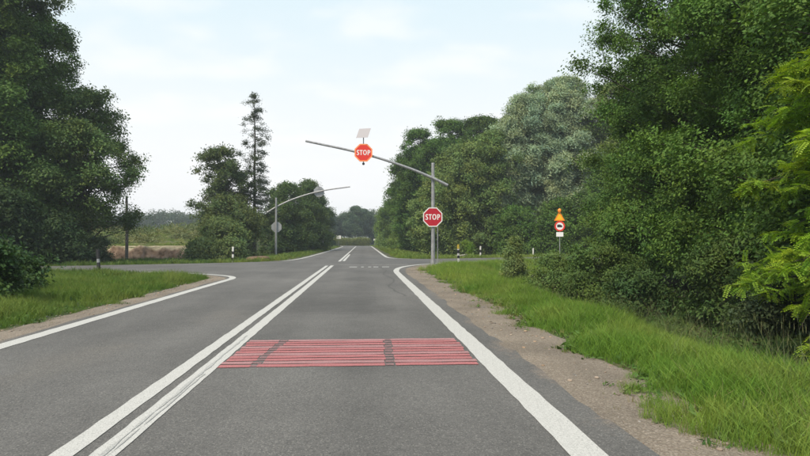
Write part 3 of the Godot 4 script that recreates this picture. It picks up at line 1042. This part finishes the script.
func posts_and_signs() -> void:
	delineator("yellow topped post with black bands in the grass beside the STOP mast", 5.9, 39.3, 1.08, [[0.80, 1.0, M.yellow_plastic], [0.55, 0.73, M.black], [0.26, 0.42, M.black]], M.yellow_plastic, M.white_plastic, 0.02)
	delineator("white post with black bands in the grass across the side road", 10.1, 54.6, 1.15, [[0.58, 0.78, M.black], [0.1, 0.3, M.black]], M.white_plastic, M.white_plastic)
	delineator("short plain white post in the grass left of the round sign", 15.5, 57.5, 0.95, [], M.white_plastic, M.white_plastic)
	delineator("white post with black bands below the tall spire tree", -8.45, 42.3, 0.95, [[0.55, 0.75, M.black], [0.1, 0.32, M.black]], M.white_plastic, M.white_plastic)
	delineator("post coloured dark as in shade with pale band on the left grass corner", -11.6, 29.0, 0.95, [[0.0, 0.45, M.black], [0.62, 1.0, M.black]], M.black, M.sign_back, 0.06)  # striped post; its white parts are darkened, shade put into the colour
	# round sign with a yellow warning triangle and amber lamp
	var d := 53.6
	var x := 16.75
	var t := thing("road_sign", "round red ringed sign under a yellow triangle by the trees", "road sign", ground_at(x, d), deg_to_rad(-6.0))
	var g := -height(x, d)
	var s := st()
	tube(s, [Vector3(0, -0.2, 0), Vector3(0, 3.4 + g, 0)], [0.032, 0.032], 8)
	obj("post", done(s), M.zinc, t)
	var c := obj("round_sign", plate(ngon(28, 0.44), 0.035, 0.05), M.sign_white, t, Vector3(0, 2.58 + g, 0))
	obj("ring", ring_plate(ngon(28, 0.44), ngon(28, 0.315), 0.05, 0.056), M.sign_red_bright, c)
	obj("lorry_symbol", plate([Vector2(-0.22, -0.10), Vector2(0.21, -0.10), Vector2(0.21, 0.02), Vector2(0.13, 0.10), Vector2(0.06, 0.10), Vector2(0.06, 0.14), Vector2(-0.22, 0.14)], 0.05, 0.055), M.black, c)
	var tr_o := [Vector2(-0.46, -0.36), Vector2(0.46, -0.36), Vector2(0.0, 0.46)]
	var tr_i := [Vector2(-0.31, -0.27), Vector2(0.31, -0.27), Vector2(0.0, 0.28)]
	var tg := obj("warning_triangle", plate(tr_o, 0.035, 0.05), M.sign_yellow, t, Vector3(-0.02, 3.40 + g, 0))
	obj("triangle_border", ring_plate(tr_o, tr_i, 0.05, 0.056), M.amber, tg)
	s = st()
	tube(s, [Vector3(0, 0, 0), Vector3(0, 0.12, 0), Vector3(0, 0.28, 0), Vector3(0, 0.36, 0)], [0.09, 0.15, 0.14, 0.05], 12)
	obj("amber_lamp", done(s), M.amber, t, Vector3(-0.02, 3.72 + g, 0.05))
	obj("white_plate", plate([Vector2(-0.3, -0.19), Vector2(0.3, -0.19), Vector2(0.3, 0.19), Vector2(-0.3, 0.19)], 0.035, 0.05), M.sign_white, t, Vector3(0, 1.88 + g, 0))
	# signs along the far road
	far_sign("dull blue rectangular sign on a post along the far road", -5.75, 88.0, 1.0, 0.8, 1.75, M.blue_sign, 2)
	far_sign("small white sign at the far bend, left of road", -5.3, 140.0, 1.0, 0.7, 1.7, M.sign_white, 1)
	far_sign("small white sign at the far bend, right of road", 2.7, 146.0, 0.6, 0.4, 1.3, M.sign_white, 1)
	# leaning wooden pole in the field
	t = thing("wooden_pole", "weathered wooden pole standing in front of the earth bank", "pole", ground_at(-20.3, 56.5))
	s = st()
	tube(s, [Vector3(0, -0.4, 0), Vector3(0.02, 2.5, 0), Vector3(-0.04, 5.4, 0)], [0.14, 0.125, 0.10], 9)
	obj("shaft", done(s), M.wood, t)
	s = st()
	tube(s, [Vector3(-0.04, 5.05, 0.1), Vector3(-0.04, 5.5, 0.16)], [0.05, 0.04], 7)
	obj("insulator_stub", done(s), M.wood, t)
	# concrete culvert head, stones, bare soil
	t = thing("concrete_slab", "pale concrete slab lying in grass behind the yellow topped post", "slab", ground_at(8.9, 57.0), 0.2)
	s = st()
	s.set_smooth_group(-1)
	box(s, Vector3(0, 0.35, 0), Vector3(1.15, 0.28, 0.5), 0.05)
	var sl := obj("slab", done(s), M.concrete, t)
	sl.rotation.z = 0.12
	for a in [[5.25, 22.9, 0.2, "larger dark grey stone lying in the right grass"], [5.75, 25.2, 0.16, "smaller dark grey stone lying in the right grass"]]:
		var p := ground_at(a[0], a[1]) + Vector3(0, 0.14, 0)
		tag(obj("stone", blob(a[2], int(a[1]), 0.7), M.stone, null, p), a[3], "stone", "stones in the right grass")
	tag(obj("soil_heap", blob(0.85, 3, 0.28), mat(0.14, 0.085, 0.055, 0.95), null, ground_at(-7.3, 45.2) + Vector3(0, 0.1, 0)), "low heap of brown soil in front of the distant mast", "soil heap")

func blob(r: float, seed_: int, flat: float) -> ArrayMesh:
	var s := st()
	s.set_smooth_group(0)
	var n := 12
	var g := []
	for j in 9:
		var row := []
		for i in n:
			var th := PI * j / 8.0
			var ph := TAU * i / n
			var v := Vector3(sin(th) * cos(ph), cos(th), sin(th) * sin(ph))
			var k := r * (1.0 + 0.45 * noise.get_noise_3d(v.x * 6.0 + seed_ * 9.0, v.y * 6.0, v.z * 6.0))
			row.append(Vector3(v.x * k, v.y * k * flat, v.z * k))
		g.append(row)
	for j in 8:
		for i in n:
			var i2 := (i + 1) % n
			quad(s, g[j][i], g[j][i2], g[j + 1][i2], g[j + 1][i])
	return done(s)

func far_sign(label: String, x: float, d: float, w: float, h: float, y: float, m: Material, legs: int) -> void:
	var t := thing("far_sign", label, "road sign", ground_at(x, d))
	var s := st()
	box(s, Vector3(0, y + h * 0.5, 0.05), Vector3(w, h, 0.03), 0.004)
	obj("panel", done(s), m, t)
	for k in legs:
		s = st()
		var px := 0.0 if legs == 1 else (k - 0.5) * w * 0.6
		tube(s, [Vector3(px, -0.2, 0), Vector3(px, y + h * 0.9, 0)], [0.035, 0.035], 7)
		obj("post", done(s), M.zinc, t)

# ---------------------------------------------------------------- trees
const G_RIGHT := "trees on the right of the near road"
const G_FAR := "trees along the far road"
const G_LEFT := "trees on the left of the crossroads"
const G_BUSH := "roadside bushes"

func near_tree(label: String, x: float, d: float, h: float, r: float, col: Color, extra := {}) -> void:
	var o := {"h": h, "r": r, "base": 0.8, "clumps": int(120 + r * r * h * 1.5), "per": 66, "cr": 0.62, "leaf": "near", "col": col, "trunk": 0.16, "size": 0.8}
	o.merge(extra, true)
	plant("leafy_tree", label, "tree", G_RIGHT, x, d, o)

func mid_tree(label: String, x: float, d: float, h: float, r: float, col: Color, group: String, extra := {}) -> void:
	var o := {"h": h, "r": r, "base": 0.6, "clumps": int(80 + r * r * h * 1.35), "per": 22, "cr": 0.72, "leaf": "mid", "col": col, "trunk": 0.17, "shape": "broad"}
	o.merge(extra, true)
	plant(o.get("called", "leafy_tree"), label, "tree", group, x, d, o)

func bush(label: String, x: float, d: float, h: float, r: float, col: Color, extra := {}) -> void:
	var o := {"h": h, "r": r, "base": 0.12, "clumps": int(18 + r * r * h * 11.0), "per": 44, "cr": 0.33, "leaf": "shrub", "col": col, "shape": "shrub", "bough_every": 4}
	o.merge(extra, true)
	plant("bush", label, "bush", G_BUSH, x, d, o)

func trees() -> void:
	var deep := Color(0.082, 0.158, 0.030)
	var mid := Color(0.115, 0.19, 0.035)
	var grey := Color(0.165, 0.23, 0.068)
	var silver := Color(0.295, 0.385, 0.25)
	# right of the near road
	near_tree("large dark oak standing nearest behind the small bushes right of road", 11.9, 21.0, 14.5, 4.1, deep, {"base": 0.9})
	near_tree("tall oak whose crown fills the upper right of the photo", 10.2, 14.8, 13.0, 3.7, Color(0.095, 0.178, 0.032), {"base": 1.3})
	near_tree("dark tree standing behind the bright yellow green sapling", 13.5, 17.5, 13.5, 4.0, deep)
	near_tree("shaded tree at the right picture edge behind the feathery sapling", 10.7, 10.2, 10.5, 3.1, deep, {"base": 1.5})
	near_tree("leafy tree on the left flank of the large dark oak", 13.0, 27.5, 10.0, 2.4, mid, {"base": 0.3})
	near_tree("tree in the second row behind the large dark oak", 16.5, 27.0, 15.0, 4.2, deep, {"per": 44})
	near_tree("tree in the second row behind the tallest right oak", 19.0, 21.0, 14.0, 4.4, deep, {"per": 40})
	# bushes along the ditch on the right
	bush("wide leafy bush nearest the side road sapling, right verge", 6.6, 21.6, 1.55, 1.15, Color(0.12, 0.185, 0.05))
	bush("rounded bush at the foot of the large dark oak", 7.0, 18.4, 1.9, 1.2, Color(0.085, 0.145, 0.036))
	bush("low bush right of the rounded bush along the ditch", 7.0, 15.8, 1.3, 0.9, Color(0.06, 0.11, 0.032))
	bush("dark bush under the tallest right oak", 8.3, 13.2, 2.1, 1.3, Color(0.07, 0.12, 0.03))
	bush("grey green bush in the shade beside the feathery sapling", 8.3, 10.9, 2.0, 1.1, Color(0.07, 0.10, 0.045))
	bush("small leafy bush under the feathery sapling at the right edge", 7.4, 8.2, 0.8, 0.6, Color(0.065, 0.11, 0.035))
	bush("tall bush behind the wide leafy bush, beside the oak's left flank", 10.2, 23.5, 3.2, 1.2, Color(0.06, 0.105, 0.03))
	plant("young_tree", "small bushy conical sapling on the right verge before the side road", "sapling", "", 7.05, 29.5, {"h": 2.35, "r": 0.66, "base": 0.1, "clumps": 60, "per": 40, "cr": 0.22, "leaf": "shrub", "col": Color(0.19, 0.26, 0.09), "shape": "cone", "trunk": 0.03})
	plant("young_tree", "tiny bright green sapling behind the yellow topped post", "sapling", "", 9.2, 56.0, {"h": 1.9, "r": 0.4, "base": 0.6, "clumps": 12, "per": 26, "cr": 0.28, "leaf": "shrub", "col": Color(0.16, 0.26, 0.03), "shape": "broad", "trunk": 0.02})
	robinia()
	# right, beyond the side road
	mid_tree("dark dense tree forming the left end of the tree row right of far road", 7.2, 82.0, 18.0, 3.0, deep, G_FAR, {"shape": "tall"})
	mid_tree("dark tree second from the left end of the right far row", 11.0, 81.0, 19.2, 3.6, deep, G_FAR, {"shape": "tall"})
	mid_tree("dark tree just left of the silver willows", 15.0, 80.0, 19.6, 3.8, Color(0.08, 0.14, 0.032), G_FAR, {"shape": "tall"})
	mid_tree("grey green tree right behind the STOP mast pole", 7.8, 66.0, 9.6, 2.2, grey, G_FAR, {"shape": "tall", "base": 0.3})
	mid_tree("rounded olive green tree right of the STOP mast pole", 10.8, 68.0, 13.4, 3.3, grey, G_FAR, {"shape": "tall", "base": 0.3})
	mid_tree("mid green tree between the olive tree and silver willows", 14.2, 68.0, 15.0, 3.1, Color(0.13, 0.20, 0.055), G_FAR, {"shape": "tall", "base": 0.3})
	mid_tree("shorter silver willow on the left of the silver pair", 17.9, 70.0, 20.0, 4.0, silver, G_FAR, {"shape": "tall", "leaf": "willow", "called": "willow_tree", "base": 0.5, "per": 38})
	mid_tree("taller silver willow on the right of the silver pair", 22.6, 71.0, 22.5, 4.8, silver, G_FAR, {"shape": "tall", "leaf": "willow", "called": "willow_tree", "base": 0.5, "per": 38})
	mid_tree("grey green tree half hidden right of the taller silver willow", 28.0, 69.0, 21.5, 4.6, grey, G_FAR, {"shape": "tall", "base": 0.5})
	mid_tree("dark tree standing behind the round sign", 19.0, 60.0, 6.0, 2.2, deep, G_FAR, {"shape": "tall", "base": 0.2})
	mid_tree("dark low tree left of the round sign under the willows", 15.6, 64.0, 5.5, 2.2, deep, G_FAR, {"shape": "tall", "base": 0.2})
	mid_tree("dark tree right of the round sign behind the near oak", 23.0, 57.0, 10.0, 3.2, deep, G_FAR, {"base": 0.2})
	mid_tree("far dark tree seen through gaps of the near oaks", 31.0, 56.0, 16.0, 4.5, deep, G_FAR)
	mid_tree("bright green rounded tree at the foot of the right far row", 6.1, 94.0, 13.2, 2.6, Color(0.13, 0.21, 0.045), G_FAR, {"shape": "tall", "base": 0.2})
	mid_tree("green tree where the right far row steps down", 6.0, 108.0, 12.0, 2.5, Color(0.12, 0.20, 0.045), G_FAR, {"shape": "tall", "base": 0.2})
	mid_tree("smaller green tree near the far bend, right of road", 6.0, 124.0, 10.5, 2.5, mid, G_FAR, {"shape": "tall", "base": 0.2, "leaf": "far", "per": 20})
	mid_tree("lowest tree of the right far row beside the bend", 5.8, 142.0, 9.2, 2.6, mid, G_FAR, {"shape": "tall", "base": 0.2, "leaf": "far", "per": 20})
	mid_tree("wide tree closing the right side behind the far bend", 7.5, 165.0, 9.5, 3.5, mid, G_FAR, {"base": 0.2, "leaf": "far", "per": 20})
	for a in [[19.5, 88.0, 20.0, "dark tree filling the gap behind the silver pair, left"], [26.0, 88.0, 22.0, "dark tree filling the gap behind the silver pair, right"], [12.0, 96.0, 19.0, "dark tree showing behind the middle of the right far row"], [9.5, 112.0, 15.5, "dark tree showing behind where the right far row steps down"]]:
		mid_tree(a[3], a[0], a[1], a[2], 4.6, deep, G_FAR, {"leaf": "far", "per": 14, "base": 0.4, "shape": "tall"})
	# straight ahead, behind the bend
	var k := 0
	for a in [[-10.5, 196.0, 11.5, 3.0, "leftmost of the far trees behind the road's end"], [-5.5, 200.0, 10.5, 2.6, "pale trunked birch left of middle behind the road's end"], [-2.2, 190.0, 12.6, 2.4, "tallest pale trunked birch behind the road's end"], [0.4, 196.0, 12.0, 2.4, "pale trunked birch right of the tallest birch"], [4.5, 205.0, 9.5, 3.0, "rounded tree behind the road's end touching the right row"]]:
		mid_tree(a[4], a[0], a[1], a[2], a[3], Color(0.055, 0.095, 0.045), G_FAR, {"leaf": "far", "per": 16, "bark": "birch" if k in [1, 2, 3] else "bark", "base": 3.5 if k in [1, 2, 3] else 0.5, "trunk": 0.2, "called": "birch_tree" if k in [1, 2, 3] else "leafy_tree"})
		k += 1
	var hedge := thing("hedge", "yellow green hedge across the far end of the road", "hedge", ground_at(-2.5, 166.0))
	var r := RandomNumberGenerator.new()
	r.seed = 91
	var xf := []
	var cols := []
	for i in 1500:
		var p := Vector3(r.randf_range(-5.0, 4.0), 0, r.randf_range(-0.8, 0.8))
		var top := 2.1 + 0.35 * noise.get_noise_2d(p.x * 5.0, 3.0)
		p.y = top * pow(r.randf(), 0.6)
		xf.append(Transform3D(turned(r, Vector3(r.randfn() * 0.3, 1, r.randfn() * 0.3 + 0.4), r.randf_range(0.7, 1.2)), p))
		cols.append(tint(r, Color(0.17, 0.20, 0.055), 0.2))
	copies("crown", LEAF.mid, M.leaf, xf, cols, hedge).set_meta("kind", "stuff")
	var s := st()
	for i in 20:
		var p := Vector3(r.randf_range(-4.5, 3.5), 0, r.randf_range(-0.4, 0.4))
		tube(s, [p - Vector3(0, 0.1, 0), p + Vector3(0.1, 1.5, 0)], [0.03, 0.015], 5, false)
	obj("stem", done(s), M.bark, hedge).set_meta("kind", "stuff")
	# left group beyond the side road
	mid_tree("huge dark tree filling the upper left of the photo", -24.2, 44.5, 22.5, 5.6, Color(0.078, 0.14, 0.028), G_LEFT, {"clumps": 900, "cr": 0.85, "per": 42, "leaf": "near", "size": 1.7, "base": 1.2, "trunk": 0.3})
	mid_tree("dark tree at the left picture edge beside the huge tree", -30.0, 43.0, 21.0, 5.0, Color(0.078, 0.14, 0.028), G_LEFT, {"clumps": 420, "per": 36, "leaf": "near", "size": 1.8, "trunk": 0.3})
	mid_tree("feathery tree on the right flank of the huge left tree", -19.4, 45.5, 13.6, 3.5, Color(0.09, 0.145, 0.04), G_LEFT, {"clumps": 230, "cr": 0.68, "per": 32, "leaf": "near", "size": 1.5, "base": 2.6})
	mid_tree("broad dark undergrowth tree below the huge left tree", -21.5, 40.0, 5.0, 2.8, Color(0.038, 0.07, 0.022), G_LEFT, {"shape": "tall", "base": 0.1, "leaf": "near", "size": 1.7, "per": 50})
	mid_tree("low dark undergrowth tree beside the grimy post", -19.4, 41.5, 3.4, 1.6, Color(0.04, 0.072, 0.024), G_LEFT, {"shape": "tall", "base": 0.1, "cr": 0.7, "leaf": "near", "size": 1.5, "per": 50})  # that post is coloured dark for shade, not grime; this label seeds the tree
	bush("sparse dark bush right of the low undergrowth, before the earth bank", -17.6, 43.6, 1.9, 0.8, Color(0.045, 0.07, 0.03), {"cr": 0.4, "leaf": "near"})
	bush("dark bush at the left picture edge on the near grass", -8.9, 14.6, 1.75, 1.15, Color(0.05, 0.10, 0.026), {"leaf": "near"})
	bush("low dark bush just behind the left edge bush", -9.6, 17.6, 1.2, 1.0, Color(0.05, 0.095, 0.026), {"leaf": "near"})
	# middle left
	plant("spire_tree", "tall sparse spire shaped conifer in the left middle distance", "tree", G_LEFT, -11.1, 66.0, {"h": 17.0, "r": 3.7, "base": 3.0, "clumps": 105, "per": 24, "cr": 0.6, "leaf": "mid", "size": 0.62, "col": Color(0.055, 0.078, 0.035), "shape": "spire", "trunk": 0.22, "bough_every": 1, "flat": 0.45})
	mid_tree("open crowned tree left of the spire conifer", -13.7, 64.0, 11.8, 2.7, Color(0.085, 0.12, 0.04), G_LEFT, {"clumps": 95, "cr": 0.62, "per": 24, "base": 2.5, "bough_every": 1})
	mid_tree("lower tree under the spire conifer, behind the marker post", -12.2, 61.5, 6.6, 2.2, Color(0.10, 0.14, 0.045), G_LEFT, {"base": 0.3})
	mid_tree("dense tree behind the distant mast pole", -9.2, 76.0, 9.3, 2.7, Color(0.08, 0.13, 0.038), G_LEFT, {"base": 0.2, "shape": "tall"})
	mid_tree("dense tree under the tip of the distant mast's sign", -7.3, 84.0, 10.2, 2.4, Color(0.08, 0.13, 0.038), G_LEFT, {"base": 0.2, "shape": "tall"})
	mid_tree("dense tree at the right end of the left row along the far road", -7.0, 95.0, 9.3, 2.1, Color(0.075, 0.125, 0.038), G_LEFT, {"base": 0.2, "shape": "tall"})
	mid_tree("hazy tree left of the far bend beside the white sign", -8.8, 135.0, 8.5, 2.8, Color(0.055, 0.09, 0.045), G_LEFT, {"base": 0.2, "leaf": "far", "per": 20})
	for a in [[-12.5, 57.0, 3.9, 1.5, "leafy grey green bush at the right end of the earth bank"], [-11.6, 55.0, 3.4, 1.4, "leafy bush between the earth bank and marker post"], [-13.3, 54.0, 1.7, 1.0, "low bush in front of the earth bank's right end"], [-10.6, 52.5, 1.6, 0.9, "low bush behind the banded marker post"]]:
		bush(a[4], a[0], a[1], a[2], a[3], Color(0.115, 0.165, 0.055), {"cr": 0.6, "clumps": int(26 + a[2] * a[3] * 7.0), "leaf": "near", "size": 1.5})
	# far wood on the horizon: one mass
	xf = []
	cols = []
	for i in 11000:
		var t := r.randf()
		var x := lerpf(-190.0, 130.0, t)
		var d := 262.0 + r.randf_range(-8.0, 16.0) + absf(x) * 0.15
		var hh := 9.6 + 3.2 * noise.get_noise_2d(x * 1.1, 9.0) + 1.6 * noise.get_noise_2d(x * 4.0, 3.0)
		var y := height(-50.0, 262.0, 50.0) + hh * pow(r.randf(), 0.7)
		xf.append(Transform3D(turned(r, Vector3(r.randfn() * 0.4, 1, 0.5 + r.randfn() * 0.4), r.randf_range(1.5, 2.4)), Vector3(x, y, -d)))
		cols.append(tint(r, Color(0.045, 0.07, 0.028), 0.25))
	var wood := copies("far_wood", LEAF.far, M.leaf, xf, cols)
	tag(wood, "dark far wood along the horizon behind the field", "wood", "", "stuff")

func robinia() -> void:
	var root := thing("robinia_sapling", "bright yellow green sapling with feathery leaves at the right edge", "tree", ground_at(7.0, 8.7), 0.0, G_RIGHT)
	var r := RandomNumberGenerator.new()
	r.seed = 404
	var s := st()
	tube(s, [Vector3(0, -0.2, 0), Vector3(0.1, 1.6, 0.05), Vector3(-0.05, 3.2, 0), Vector3(0.1, 5.0, 0)], [0.055, 0.045, 0.03, 0.01], 7, false)
	var xf := []
	var cols := []
	for b in 120:
		var u := (b + r.randf()) / 120.0
		var y := 0.6 + 4.1 * u
		var az := r.randf() * TAU
		var len_ := r.randf_range(0.7, 1.8) * (1.0 - 0.5 * u * u)
		var out := Vector3(cos(az), 0, sin(az))
		var a := Vector3(0.0, y, 0.0)
		var rise := r.randf_range(0.1, 0.6)
		var bend := out.cross(Vector3.UP) * r.randfn() * 0.25
		var pts := []
		var rad := []
		for i in 7:
			var t := i / 6.0
			pts.append(a + out * len_ * t + bend * t * t + Vector3(0, len_ * (rise * t * 1.5 - 0.65 * t * t), 0))
			rad.append(lerpf(0.011, 0.002, t))
		tube(s, pts, rad, 4, false)
		var col := tint(r, Color(0.265, 0.405, 0.038), 0.22)
		# short side shoots, each ending in a loose tuft of pinnate leaves
		for q in int(3 + 4.0 * len_):
			var t := r.randf_range(0.3, 1.0) * 6.0
			var k := mini(int(t), 5)
			var p: Vector3 = pts[k].lerp(pts[k + 1], t - k)
			var tip := p + Vector3(r.randfn() * 0.16, r.randfn() * 0.10, r.randfn() * 0.16)
			tube(s, [p, tip], [0.003, 0.0015], 3, false)
			for f in r.randi_range(14, 22):
				var dir := (out * 0.35 + Vector3(r.randfn(), r.randfn() * 0.35 - 0.15, r.randfn())).normalized()
				var bz := Basis.looking_at(-dir, Vector3.UP).rotated(dir, r.randfn() * 0.4)
				xf.append(Transform3D(bz.scaled(Vector3.ONE * r.randf_range(0.4, 0.85)), p.lerp(tip, r.randf())))
				cols.append(tint(r, col, 0.22))
	obj("trunk", done(s), M.bark, root)
	copies("crown", LEAF.frond, M.leaf_glow, xf, cols, root).set_meta("kind", "stuff")

# ---------------------------------------------------------------- grass and litter
func scatter(called: String, label: String, mesh: Mesh, m: Material, n: int, x0: float, x1: float, d0: float, d1: float, smin: float, smax: float, col: Color, col2: Color, seed_: int, s0 := 0.55, s1 := 1.35, ragged := 0.5) -> void:
	var r := RandomNumberGenerator.new()
	r.seed = seed_
	var xf := []
	var cols := []
	for i in n:
		var x := r.randf_range(x0, x1)
		var d := r.randf_range(d0, d1)
		var sd := road_sd(x, d)
		var edge := (smin if x < 1.5 or d > 10.0 else smin * lerpf(0.48, 1.0, clampf((d - 3.5) / 5.5, 0.0, 1.0))) + ragged * (noise.get_noise_2d(x * 6.0, d * 6.0) + 0.5 * clumpy.get_noise_2d(x * 6.0, d * 6.0))
		if sd < edge or sd > smax: continue
		var k := lerpf(s0, s1, clampf(noise.get_noise_2d(x * 3.0 + 9.0, d * 3.0) + 0.5 + r.randf_range(-0.3, 0.3), 0.0, 1.0))
		k *= lerpf(0.5, 1.0, clampf((sd - edge) / 0.5, 0.0, 1.0))
		var b := Basis(Vector3.UP, r.randf() * TAU).rotated(Vector3.RIGHT, r.randfn() * 0.1).scaled(Vector3(k, k, k))
		xf.append(Transform3D(b, Vector3(x, height(x, d, sd) - 0.01, -d)))
		cols.append(tint(r, col.lerp(col2, clampf(clumpy.get_noise_2d(x * 2.0, d * 2.0) * 1.2 + 0.35 + r.randf_range(-0.2, 0.2), 0.0, 1.0)), 0.2))
	tag(copies(called, mesh, m, xf, cols), label, "grass", "", "stuff")

func ground_cover() -> void:
	var g1 := Color(0.105, 0.21, 0.024)
	var g2 := Color(0.19, 0.265, 0.05)
	scatter("verge_grass", "tall green grass on the right verge beside the shoulder", LEAF.tuft, M.grass, 27000, 2.0, 7.2, 2.5, 19.0, 1.0, 3.5, g1, g2, 1, 0.3, 1.2, 0.55)
	scatter("verge_grass", "green grass on the right verge near the STOP mast", LEAF.tuft, M.grass, 22000, 2.0, 12.5, 19.0, 46.0, 0.9, 5.5, Color(0.14, 0.25, 0.028), Color(0.23, 0.30, 0.06), 2, 0.45, 1.4, 0.6)
	scatter("verge_grass", "green grass on the left corner of the near road", LEAF.tuft, M.grass, 34000, -17.0, -5.0, 7.0, 31.0, 0.62, 8.0, Color(0.095, 0.175, 0.024), Color(0.18, 0.23, 0.05), 3, 0.35, 1.25, 0.45)
	scatter("verge_grass", "grass strip across the side road on the right", LEAF.tuft_far, M.grass, 9000, 1.8, 30.0, 46.0, 80.0, 0.5, 14.0, Color(0.12, 0.19, 0.03), Color(0.19, 0.24, 0.055), 4, 0.6, 1.4, 0.3)
	scatter("verge_grass", "narrow grass strip along the right of the far road", LEAF.tuft_far, M.grass, 4200, 1.8, 8.0, 78.0, 165.0, 0.4, 6.0, Color(0.12, 0.19, 0.03), Color(0.18, 0.23, 0.05), 5, 0.6, 1.3, 0.3)
	scatter("verge_grass", "grass strip left of the far road below the distant mast", LEAF.tuft_far, M.grass, 9000, -14.0, -4.4, 38.0, 150.0, 0.4, 7.0, Color(0.10, 0.17, 0.03), Color(0.18, 0.22, 0.05), 6, 0.5, 1.2, 0.3)
	scatter("verge_grass", "grass strip across the side road on the left", LEAF.tuft_far, M.grass, 6000, -34.0, -9.0, 24.0, 57.0, 0.4, 16.0, Color(0.07, 0.13, 0.024), Color(0.12, 0.17, 0.04), 7, 0.5, 1.2, 0.3)
	scatter("field_weeds", "weedy green field rising behind the earth bank", LEAF.tuft_far, M.grass, 14000, -46.0, -14.5, 61.5, 120.0, 4.0, 90.0, Color(0.15, 0.22, 0.05), Color(0.29, 0.31, 0.12), 8, 0.35, 1.0, 0.3)
	var rs := RandomNumberGenerator.new()
	rs.seed = 61
	var fx := []
	var fc := []
	for i in 46:
		var cx := rs.randf_range(-44.0, -15.0)
		var cd := rs.randf_range(66.0, 104.0)
		var cs := rs.randf_range(0.5, 1.5)
		var cc := tint(rs, Color(0.09, 0.14, 0.045).lerp(Color(0.2, 0.2, 0.09), rs.randf()), 0.15)
		for k in int(30 * cs):
			var v := Vector3(rs.randfn(), absf(rs.randfn()) * 0.55, rs.randfn()) * cs * 0.7
			fx.append(Transform3D(turned(rs, Vector3(0, 1, 0.2) + v * 0.3, rs.randf_range(0.8, 1.3)), ground_at(cx, cd) + v))
			fc.append(tint(rs, cc, 0.2))
	tag(copies("field_scrub", LEAF.mid, M.leaf, fx, fc), "low scrub dotted over the weedy field behind the earth bank", "scrub", "", "stuff")
	scatter("dry_stalks", "pale dry stalks and weeds along the right ditch", LEAF.stalk, M.grass, 420, 4.0, 8.0, 4.0, 16.0, 2.7, 5.6, Color(0.17, 0.18, 0.09), Color(0.10, 0.15, 0.05), 9, 0.5, 1.0, 0.3)
	scatter("flowering_grass", "scattered taller pale grass heads on the right verge", LEAF.stalk, M.grass, 260, 2.8, 6.5, 3.5, 30.0, 1.4, 3.2, Color(0.19, 0.21, 0.09), Color(0.15, 0.20, 0.06), 10, 0.4, 0.75, 0.3)
	scatter("sparse_tufts", "sparse little grass tufts creeping onto the right sandy shoulder", LEAF.tuft_short, M.grass, 1500, 1.8, 4.5, 2.5, 34.0, 0.45, 1.4, Color(0.12, 0.17, 0.035), Color(0.22, 0.2, 0.08), 11, 0.2, 0.8, 0.5)
	scatter("sparse_tufts", "sparse little grass tufts creeping onto the left sandy shoulder", LEAF.tuft_short, M.grass, 900, -7.0, -4.8, 6.0, 30.0, 0.25, 0.8, Color(0.10, 0.15, 0.03), Color(0.18, 0.17, 0.07), 12, 0.2, 0.7, 0.3)
	LEAF.weed = make_leaf_twig(31, 9, 0.16, 0.10, 0.045, -0.5)
	scatter("verge_weeds", "broad leaved weeds among the grass on the right verge", LEAF.weed, M.grass, 2600, 2.2, 7.0, 3.0, 30.0, 0.75, 3.4, Color(0.07, 0.14, 0.03), Color(0.13, 0.19, 0.05), 13, 0.5, 1.5, 0.5)
	scatter("verge_weeds", "broad leaved weeds among the grass on the left corner", LEAF.weed, M.grass, 1500, -12.0, -5.0, 8.0, 28.0, 0.6, 5.0, Color(0.06, 0.12, 0.028), Color(0.12, 0.17, 0.05), 14, 0.5, 1.5, 0.5)
	scatter("ditch_weeds", "leafy green weeds filling the shaded ditch under the right trees", LEAF.weed, M.grass, 9500, 3.6, 10.0, 4.0, 26.0, 2.4, 7.0, Color(0.06, 0.12, 0.03), Color(0.11, 0.16, 0.045), 16, 0.7, 1.6, 0.5)
	scatter("dry_straw", "dry straw coloured blades mixed into the right verge grass", LEAF.tuft, M.grass, 1000, 2.0, 7.0, 3.0, 34.0, 0.6, 3.2, Color(0.26, 0.23, 0.12), Color(0.2, 0.19, 0.09), 15, 0.35, 1.0, 0.6)
	# pebbles and crumbs on the shoulders
	var r := RandomNumberGenerator.new()
	r.seed = 500
	var peb := blob(1.0, 5, 0.6)
	for side in 2:
		var line: Array = NR if side == 0 else NL
		var xf := []
		var cols := []
		for i in 5200:
			var j := r.randi_range(0, line.size() - 1)
			var p: Vector2 = line[j]
			if p.y < 2.0 or p.y > 36.0 or absf(p.x) > 10.0: continue
			var v := p + side_normal(line, j) * r.randf_range(0.45, 1.6 if side == 0 else 1.0) + Vector2(r.randf_range(-0.3, 0.3), r.randf_range(-0.3, 0.3))
			var sd := road_sd(v.x, v.y)
			if sd < 0.03: continue
			var k := 0.005 + 0.022 * pow(r.randf(), 5.0)
			xf.append(Transform3D(Basis(Vector3.UP, r.randf() * TAU).scaled(Vector3(k, k, k * 1.3)), Vector3(v.x, height(v.x, v.y, sd) + 0.014, -v.y)))
			cols.append(tint(r, Color(0.24, 0.20, 0.165), 0.4))
		var m := mat(1, 1, 1, 0.9)
		m.vertex_color_use_as_albedo = true
		tag(copies("pebbles", peb, m, xf, cols), ["loose pebbles on the right sandy shoulder", "loose pebbles on the left sandy shoulder"][side], "pebbles", "", "stuff")
